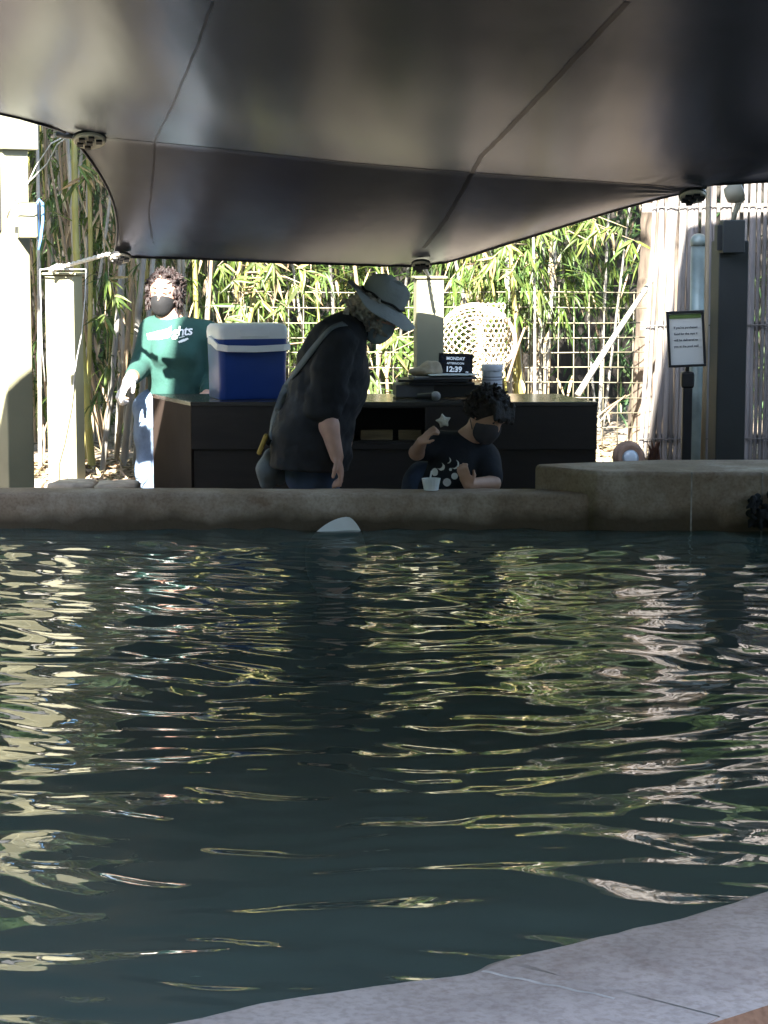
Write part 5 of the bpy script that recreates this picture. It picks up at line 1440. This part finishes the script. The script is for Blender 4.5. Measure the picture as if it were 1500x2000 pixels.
s1 = at(846, 868, BD + .03); e1 = at(814, 884, BD - .06); w1 = at(824, 862, BD - .20)
sd.cone(bc_ + Vector((-.04, 0, .04)), s1, .06, .045, .04); sd.chain([(s1, .044), (e1, .034), (w1, .024)], .015)
hand(sd, w1, at(838, 846, BD - .22) - at(824, 862, BD - .20), (-.4, -.5, .8), (.2, -1, 0), .72, 1.15, 1)
s2_ = at(948, 896, BD + .02); e2_ = at(962, 944, BD - .10); w2 = at(915, 946, BD - .26)
sd.cone(bc_ + Vector((.04, 0, .03)), s2_, .06, .045, .04); sd.chain([(s2_, .044), (e2_, .036), (w2, .026)], .015)
hand(sd, w2, at(905, 918, BD - .30) - at(917, 946, BD - .26), (-.3, -.9, .2), (1, 0, 0), .72, .75, 1)
sd.build('body', M_skinb, boy); eyes(bh, f, u, s, r_, boy)
sd = SDF((lo.x, lo.y, .50), (hi.x, hi.y, 1.02), .0065)
sd.chain([(at(905, 872, BD + .02), .062), (bc_, .112), (at(878, 945, BD + .03), .118), (bp_ + Vector((0, 0, .0)), .125)], .05)
sd.cone(at(868, 872, BD + .03), at(935, 890, BD + .03), .075, .075, .05)
sd.chain([(s1, .062), (s1.lerp(e1, .55), .058)], .03); sd.chain([(s2_, .066), (s2_.lerp(e2_, .72), .060)], .03)
sd.wrinkle(.0048, 36, 8); sd.cut(bp_, (0, 0, -1))
tee = sd.build('tee_shirt', M_teeb, boy); tbv = bvh_of([tee])
sd = SDF((lo.x - .1, lo.y, .03), (hi.x, hi.y, .78), .009)
sd.cone(bp_ + Vector((-.07, .03, .03)), bp_ + Vector((.06, .03, -.0)), .10, .10, .03)
for e in (-1, 1):
    hip = bp_ + Vector((e * .07, .01, -.02)); knee = Vector((bp_.x + e * .08, BD - .02, .31)); ank = Vector((bp_.x + e * .08, BD + .06, .09)); sd.chain([(hip, .09), (knee, .064), (ank, .055)], .03)
sd.cone(at(826, 930, BD + .06), bp_ + Vector((-.06, .04, 0)), .055, .10, .05)
sd.wrinkle(.004, 40, 6); sd.cut((0, 0, .075), (0, 0, -1)); sd.build('trousers', M_jean, boy)
for e in (-1, 1):
    ank = Vector((bp_.x + e * .08, BD + .06, .07)); sd = SDF(ank - Vector((.08, .2, .08)), ank + Vector((.08, .1, .05)), .008)
    sd.cone(ank + Vector((0, .01, -.025)), ank + Vector((0, -.11, -.032)), .042, .034, .02); sd.cut((0, 0, .004), (0, 0, -1)); sd.build('shoe', M_dark, boy)
sd = SDF(bh - Vector((.2, .2, .14)), bh + Vector((.2, .2, .22)), .0042)
Mh = np.array([list(f), list(s), list(u)]).T
sd.ell(bh + u * .035 - f * .012, (.104, .090, .092), Mh, 0); sd.cut(bh + f * .035 - u * .0, (f * .75 - u * .66)); sd.cut(bh - u * .07, -u)
curls(sd, bh + u * .03 - f * .005, f, u, s, 420, 1.0, .100, lambda a, b, c_: (b > .42 and a < .8) or (a < .05 and b > -.45), 12, (.006, .011), .004)
for i in range(36):
    a = rnd.uniform(-1, 1); p = bh + u * .092 + f * .062 + s * a * .07; q_ = bh + f * .104 + s * a * .072 + u * rnd.uniform(.022, .05)
    sd.cone(p, q_, .014, .007, .006)
sd.build('hair', M_hairb, boy)
face_mask('face_mask', bh, f, u, s, r_, M_maskd, boy)
def circle(cx, cy, r, n=18, sq=1.0): return [(cx + r * math.cos(2 * math.pi * k / n), cy + r * sq * math.sin(2 * math.pi * k / n)) for k in range(n)]
def crescent(cx, cy, r, ang, d=.45, n=14):
    P = [(cx + r * math.cos(R(ang - 95 + 190 * k / n)), cy + r * math.sin(R(ang - 95 + 190 * k / n))) for k in range(n + 1)]
    ox, oy = cx - math.cos(R(ang)) * r * d, cy - math.sin(R(ang)) * r * d
    Q = [(ox + r * 1.02 * math.cos(R(ang + 75 - 150 * k / n)), oy + r * 1.02 * math.sin(R(ang + 75 - 150 * k / n))) for k in range(n + 1)]
    return P + Q
for lp in (circle(849, 922, 6.5, 18, 1.2), circle(873, 942, 8), circle(888, 930, 6.5), circle(880, 917, 3), crescent(862, 912, 7, 40, .9), crescent(888, 907, 9, 30, .42), crescent(875, 899, 6, 20, .4), circle(895, 916, 2.5)):
    patch_on(tbv, 'moon_print', [lp], M_print, boy, .003, BD, .8)

# ---------------- woman in the green sweater
WD = 11.95
wom = empty('person', (at(335, 900, WD).x, WD, 0), 'person in green sweater and black mask behind the cooler', 'person')
wh = at(322, 572, WD); f, u, s = axes((-.22, -.96, -.10), (.04, -.05, 1))
lo = Vector((at(205, 700, WD).x, WD - .42, 0)); hi = Vector((at(445, 700, WD).x, WD + .25, 1.72))
sd = SDF(lo, hi, .0075)
head(sd, wh, f, u, s)
wn_ = at(332, 625, WD + .02); sd.cone(wh - u * .07, wn_, .052, .056, .03)
wc = at(345, 680, WD + .02); wp = at(335, 800, WD + .02)
sd.chain([(wn_, .06), (wc, .10), (wp, .12)], .05)
for e in (-1, 1):
    hip = wp + Vector((e * .085 - .02, 0, -.04)); knee = Vector((hip.x - .02, WD - .02, .45)); ank = Vector((hip.x - .03, WD + .03, .08))
    sd.chain([(hip, .09), (knee, .06), (ank, .04)], .04); sd.cone(ank + Vector((0, 0, -.03)), ank + Vector((0, -.15, -.045)), .035, .03, .02)
sR = at(297, 645, WD + .02); eR = at(279, 712, WD - .02); wR = at(257, 738, WD - .22)
sd.cone(wc + Vector((-.06, 0, .08)), sR, .08, .055, .05); sd.chain([(sR, .052), (eR, .042), (wR, .03)], .02)
hand(sd, wR, at(238, 765, WD - .27) - wR, (-.7, -.4, .5), (.4, -.9, .1), .98, .7, 1)
sL = at(405, 655, WD + .02); eL = at(420, 745, WD + .05); wL = at(405, 770, WD - .15)
sd.cone(wc + Vector((.06, 0, .08)), sL, .08, .055, .05); sd.chain([(sL, .052), (eL, .042), (wL, .03)], .02)
hand(sd, wL, (0, -1, -.1), (0, 0, 1), (-1, 0, 0), .95, .4, 1)
sd.build('body', M_skinw, wom); eyes(wh, f, u, s, 1, wom)
sd = SDF((lo.x, lo.y, .72), (hi.x, hi.y, 1.45), .0085)
sd.cone(at(303, 646, WD + .02), at(400, 652, WD + .02), .075, .075, .04); sd.cone(wn_ + Vector((0, 0, -.01)), at(338, 648, WD + .02), .066, .085, .04)
sd.chain([(at(330, 665, WD + .02), .115), (at(328, 720, WD + .02), .105), (at(330, 790, WD + .02), .125)], .05); sd.chain([(at(365, 665, WD + .02), .115), (at(360, 720, WD + .02), .108), (at(352, 790, WD + .02), .125)], .05)
sd.ell(at(318, 690, WD - .075), (.065, .06, .065), None, .05); sd.ell(at(364, 692, WD - .075), (.065, .06, .065), None, .05)
sd.chain([(sR, .072), (eR, .064), (eR.lerp(wR, .80), .047)], .025); sd.chain([(sL, .072), (eL, .064), (eL.lerp(wL, .8), .05)], .025)
sd.wrinkle(.0045, 32, 15); sd.cut(at(330, 792, WD), (0, 0, -1))
swt = sd.build('sweater', M_sweat, wom); wbv = bvh_of([swt])
sd = SDF((lo.x, lo.y, .03), (hi.x, hi.y, .98), .011)
for e in (-1, 1):
    hip = wp + Vector((e * .08 - .02, 0, .0)); knee = Vector((hip.x - .02, WD - .02, .45)); ank = Vector((hip.x - .03, WD + .03, .1)); sd.chain([(hip, .118), (hip + Vector((0, 0, -.12)), .105), (knee, .078), (ank, .066)], .04)
sd.wrinkle(.004, 36, 19); sd.cut((0, 0, .085), (0, 0, -1)); sd.build('trousers', M_jeanw, wom)
for e in (-1, 1):
    hip = wp + Vector((e * .085 - .02, 0, -.04)); ank = Vector((hip.x - .03, WD + .03, .08)); sd = SDF(ank - Vector((.09, .25, .09)), ank + Vector((.09, .12, .06)), .009)
    sd.cone(ank + Vector((0, .02, -.03)), ank + Vector((0, -.15, -.04)), .05, .04, .02); sd.cut((0, 0, .004), (0, 0, -1)); sd.build('shoe', M_dark, wom)
# gloved hand
sd = SDF(wR - Vector((.16, .2, .18)), wR + Vector((.12, .14, .12)), .0055)
hand(sd, wR, at(238, 765, WD - .27) - wR, (-.7, -.4, .5), (.4, -.9, .1), 1.14, .7, 1); sd.cone(wR, wR + (at(238, 765, WD - .27) - wR) * .3, .036, .034, .012)
sd.build('glove', M_glove, wom)
dw = (eR - wR).normalized(); sd = SDF(wR - Vector((.09, .09, .09)), wR + Vector((.13, .13, .13)), .006); sd.cone(wR + dw * .02, wR + dw * .075, .041, .043, 0); sd.build('glove_cuff', M_cuff, wom)
# hair
sd = SDF(wh - Vector((.2, .18, .24)), wh + Vector((.2, .2, .22)), .0036)
Mh = np.array([list(f), list(s), list(u)]).T
sd.ell(wh + u * .02 - f * .04, (.085, .098, .11), Mh, 0)
curls(sd, wh + u * .012 - f * .02, f, u, s, 1300, 1.0, lambda a, b, c_: .098 + .012 * max(0, b), lambda a, b, c_: (b > .45 and a < .75) or (a < .25 and b > -.85 and abs(c_) > .3) or (a < 0), 21, (.0045, .008), .003)
for i in range(170):
    e = rnd.choice((-1, 1)); t_ = rnd.random(); p = wh + s * e * rnd.uniform(.072, .098) - u * (.115 * t_ - .04) + f * rnd.uniform(-.04, .045); sd.cone(p, p + Vector((rnd.gauss(0, .01), rnd.gauss(0, .01), -.025)), rnd.uniform(.006, .010), .005, .004)
sd.build('hair', M_hairr, wom)
face_mask('face_mask', wh, f, u, s, 1.0, M_maskk, wom)
# print on the sweater: overexposed bar running into "ghts", small blob below
bar = [(287, 652), (328, 642), (335, 637), (333, 657), (328, 660), (310, 663), (290, 663), (288, 659)]
patch_on(wbv, 'sweater_print', [bar], M_print, wom, .004, WD, 1.2)
Vt, Ft = text_mesh('ghts', 27, .12, .35, .90, 'LEFT')
x_off = min(v.x for v in Vt)
ca_ = math.cos(R(9)); sa_ = math.sin(R(9)); VV = []
for v in Vt:
    X_ = (v.x - x_off); Y_ = v.y; px = 335.5 + X_ * ca_ - 0 * Y_; py = 657 - Y_ - X_ * sa_ * .55
    h, n_ = cast(wbv, px, py)
    h = h if h is not None else at(px, py, WD - .1)
    VV.append(h + (Vector((0, 0, CAM_Z)) - h).normalized() * .005)
mesh_obj('sweater_print', VV, Ft, M_print, wom)
patch_on(wbv, 'sweater_print', [[(347, 667), (355, 663), (366, 660), (369, 662), (360, 667), (350, 670)]], M_print, wom, .004, WD, .9)
patch_on(wbv, 'sweater_print', [[(349, 659), (360, 656), (361, 657.4), (350, 660.4)]], M_print, wom, .004, WD, .7)

# ================================================================== RAYS
def ray_mesh(name, M4, parent, size=.45, belly=True, curl=.0, pw=1.35):
    n = 40; m = 12; V = []; F = []; mi = []
    for side in (1, -1):
        base = len(V)
        for i in range(m + 1):
            t = i / m
            for k in range(n):
                w = 2 * math.pi * k / n
                cxx, cyy = math.cos(w), math.sin(w)
                rad = 1 / ((abs(cxx) / 1.0) ** pw + (abs(cyy) / 1.32) ** pw) ** (1 / pw)
                x = cxx * rad * t; y = cyy * rad * t
                th_ = .20 * (1 - t) ** 1.1 * math.exp(-(y / .55) ** 2) + .035 * (1 - t)
                z = side * th_ * (.7 if side > 0 else .4) + curl * y * y
                V.append(M4 @ Vector((x * size * .5, y * size * .5, z * size * .5)))
        for i in range(m):
            for k in range(n):
                a, b, c_, d = base + i * n + k, base + i * n + (k + 1) % n, base + (i + 1) * n + (k + 1) % n, base + (i + 1) * n + k
                F.append((a, d, c_, b) if side > 0 else (a, b, c_, d)); mi.append(0 if side > 0 else 1)
    mesh_obj('disc', V, F, None, parent, True, [M_rayd, M_rayw], mi)
    tl = [M4 @ Vector((-size * (.48 + .5 * t), .03 * size * math.sin(t * 5), 0)) for t in (0, .2, .4, .6, .8, 1)]
    MB().tube(tl, [.016, .012, .009, .007, .005, .002], 6).build('tail', M_rayd, parent, True)
    for e in (-1, 1):
        p = M4 @ Vector((size * .30, e * size * .09, size * .075)); MB().lathe([(.003, -.012), (.010, -.007), (.013, 0), (.009, .008), (.002, .011)], 10, Matrix.Translation(p)).build('eye', M_eye, parent, True)
# one feeding at the wall, pale underside out of the water
rp = at(655, 1030, 9.22); rr0 = empty('stingray', rp, 'stingray lifting its white underside out of the water at the wall', 'stingray', 'rays in the pool')
# local x = snout, z = dark back. snout points up, belly faces camera
xx = Vector((.34, .12, .92)).normalized(); zz_ = Vector((.10, 1, -.12)); zz_ = (zz_ - xx * zz_.dot(xx)).normalized(); yy_ = zz_.cross(xx)
M4 = Matrix.Translation(rp + Vector((0, -.01, -.125))) @ Matrix((xx, yy_, zz_)).transposed().to_4x4() @ Matrix.Diagonal((1, .58, 1, 1))
ray_mesh('stingray', M4, rr0, .36, True, .05, 1.55)
for i, (px, py, rot, sz, lb) in enumerate(((830, 1325, 15, .62, 'dark stingray swimming just under the surface in mid pool'), (1030, 1420, -20, .60, 'dark stingray under the water nearer the viewer on the right'))):
    p = atz(px, py, WATER - .13); e_ = empty('stingray', p, lb, 'stingray', 'rays in the pool')
    ray_mesh('stingray', Matrix.Translation(p) @ Matrix.Rotation(R(rot), 4, 'Z') @ Matrix.Rotation(R(4), 4, 'Y'), e_, sz)
# dark shaggy clump on the wall at the right edge
dc = at(1490, 985, 9.17); sd = SDF(dc - Vector((.09, .1, .12)), dc + Vector((.14, .12, .12)), .006)
for i in range(70):
    p = dc + Vector((rnd.uniform(-.05, .12), rnd.uniform(-.01, .05), rnd.uniform(-.09, .055))); sd.cone(p, p + Vector((rnd.gauss(0, .012), -.012, -.02)), rnd.uniform(.011, .02), .006, .005)
o = sd.build('weed_clump', M_clump); tag(o, 'black shaggy clump hanging on the raised wall at the right edge', 'clump')
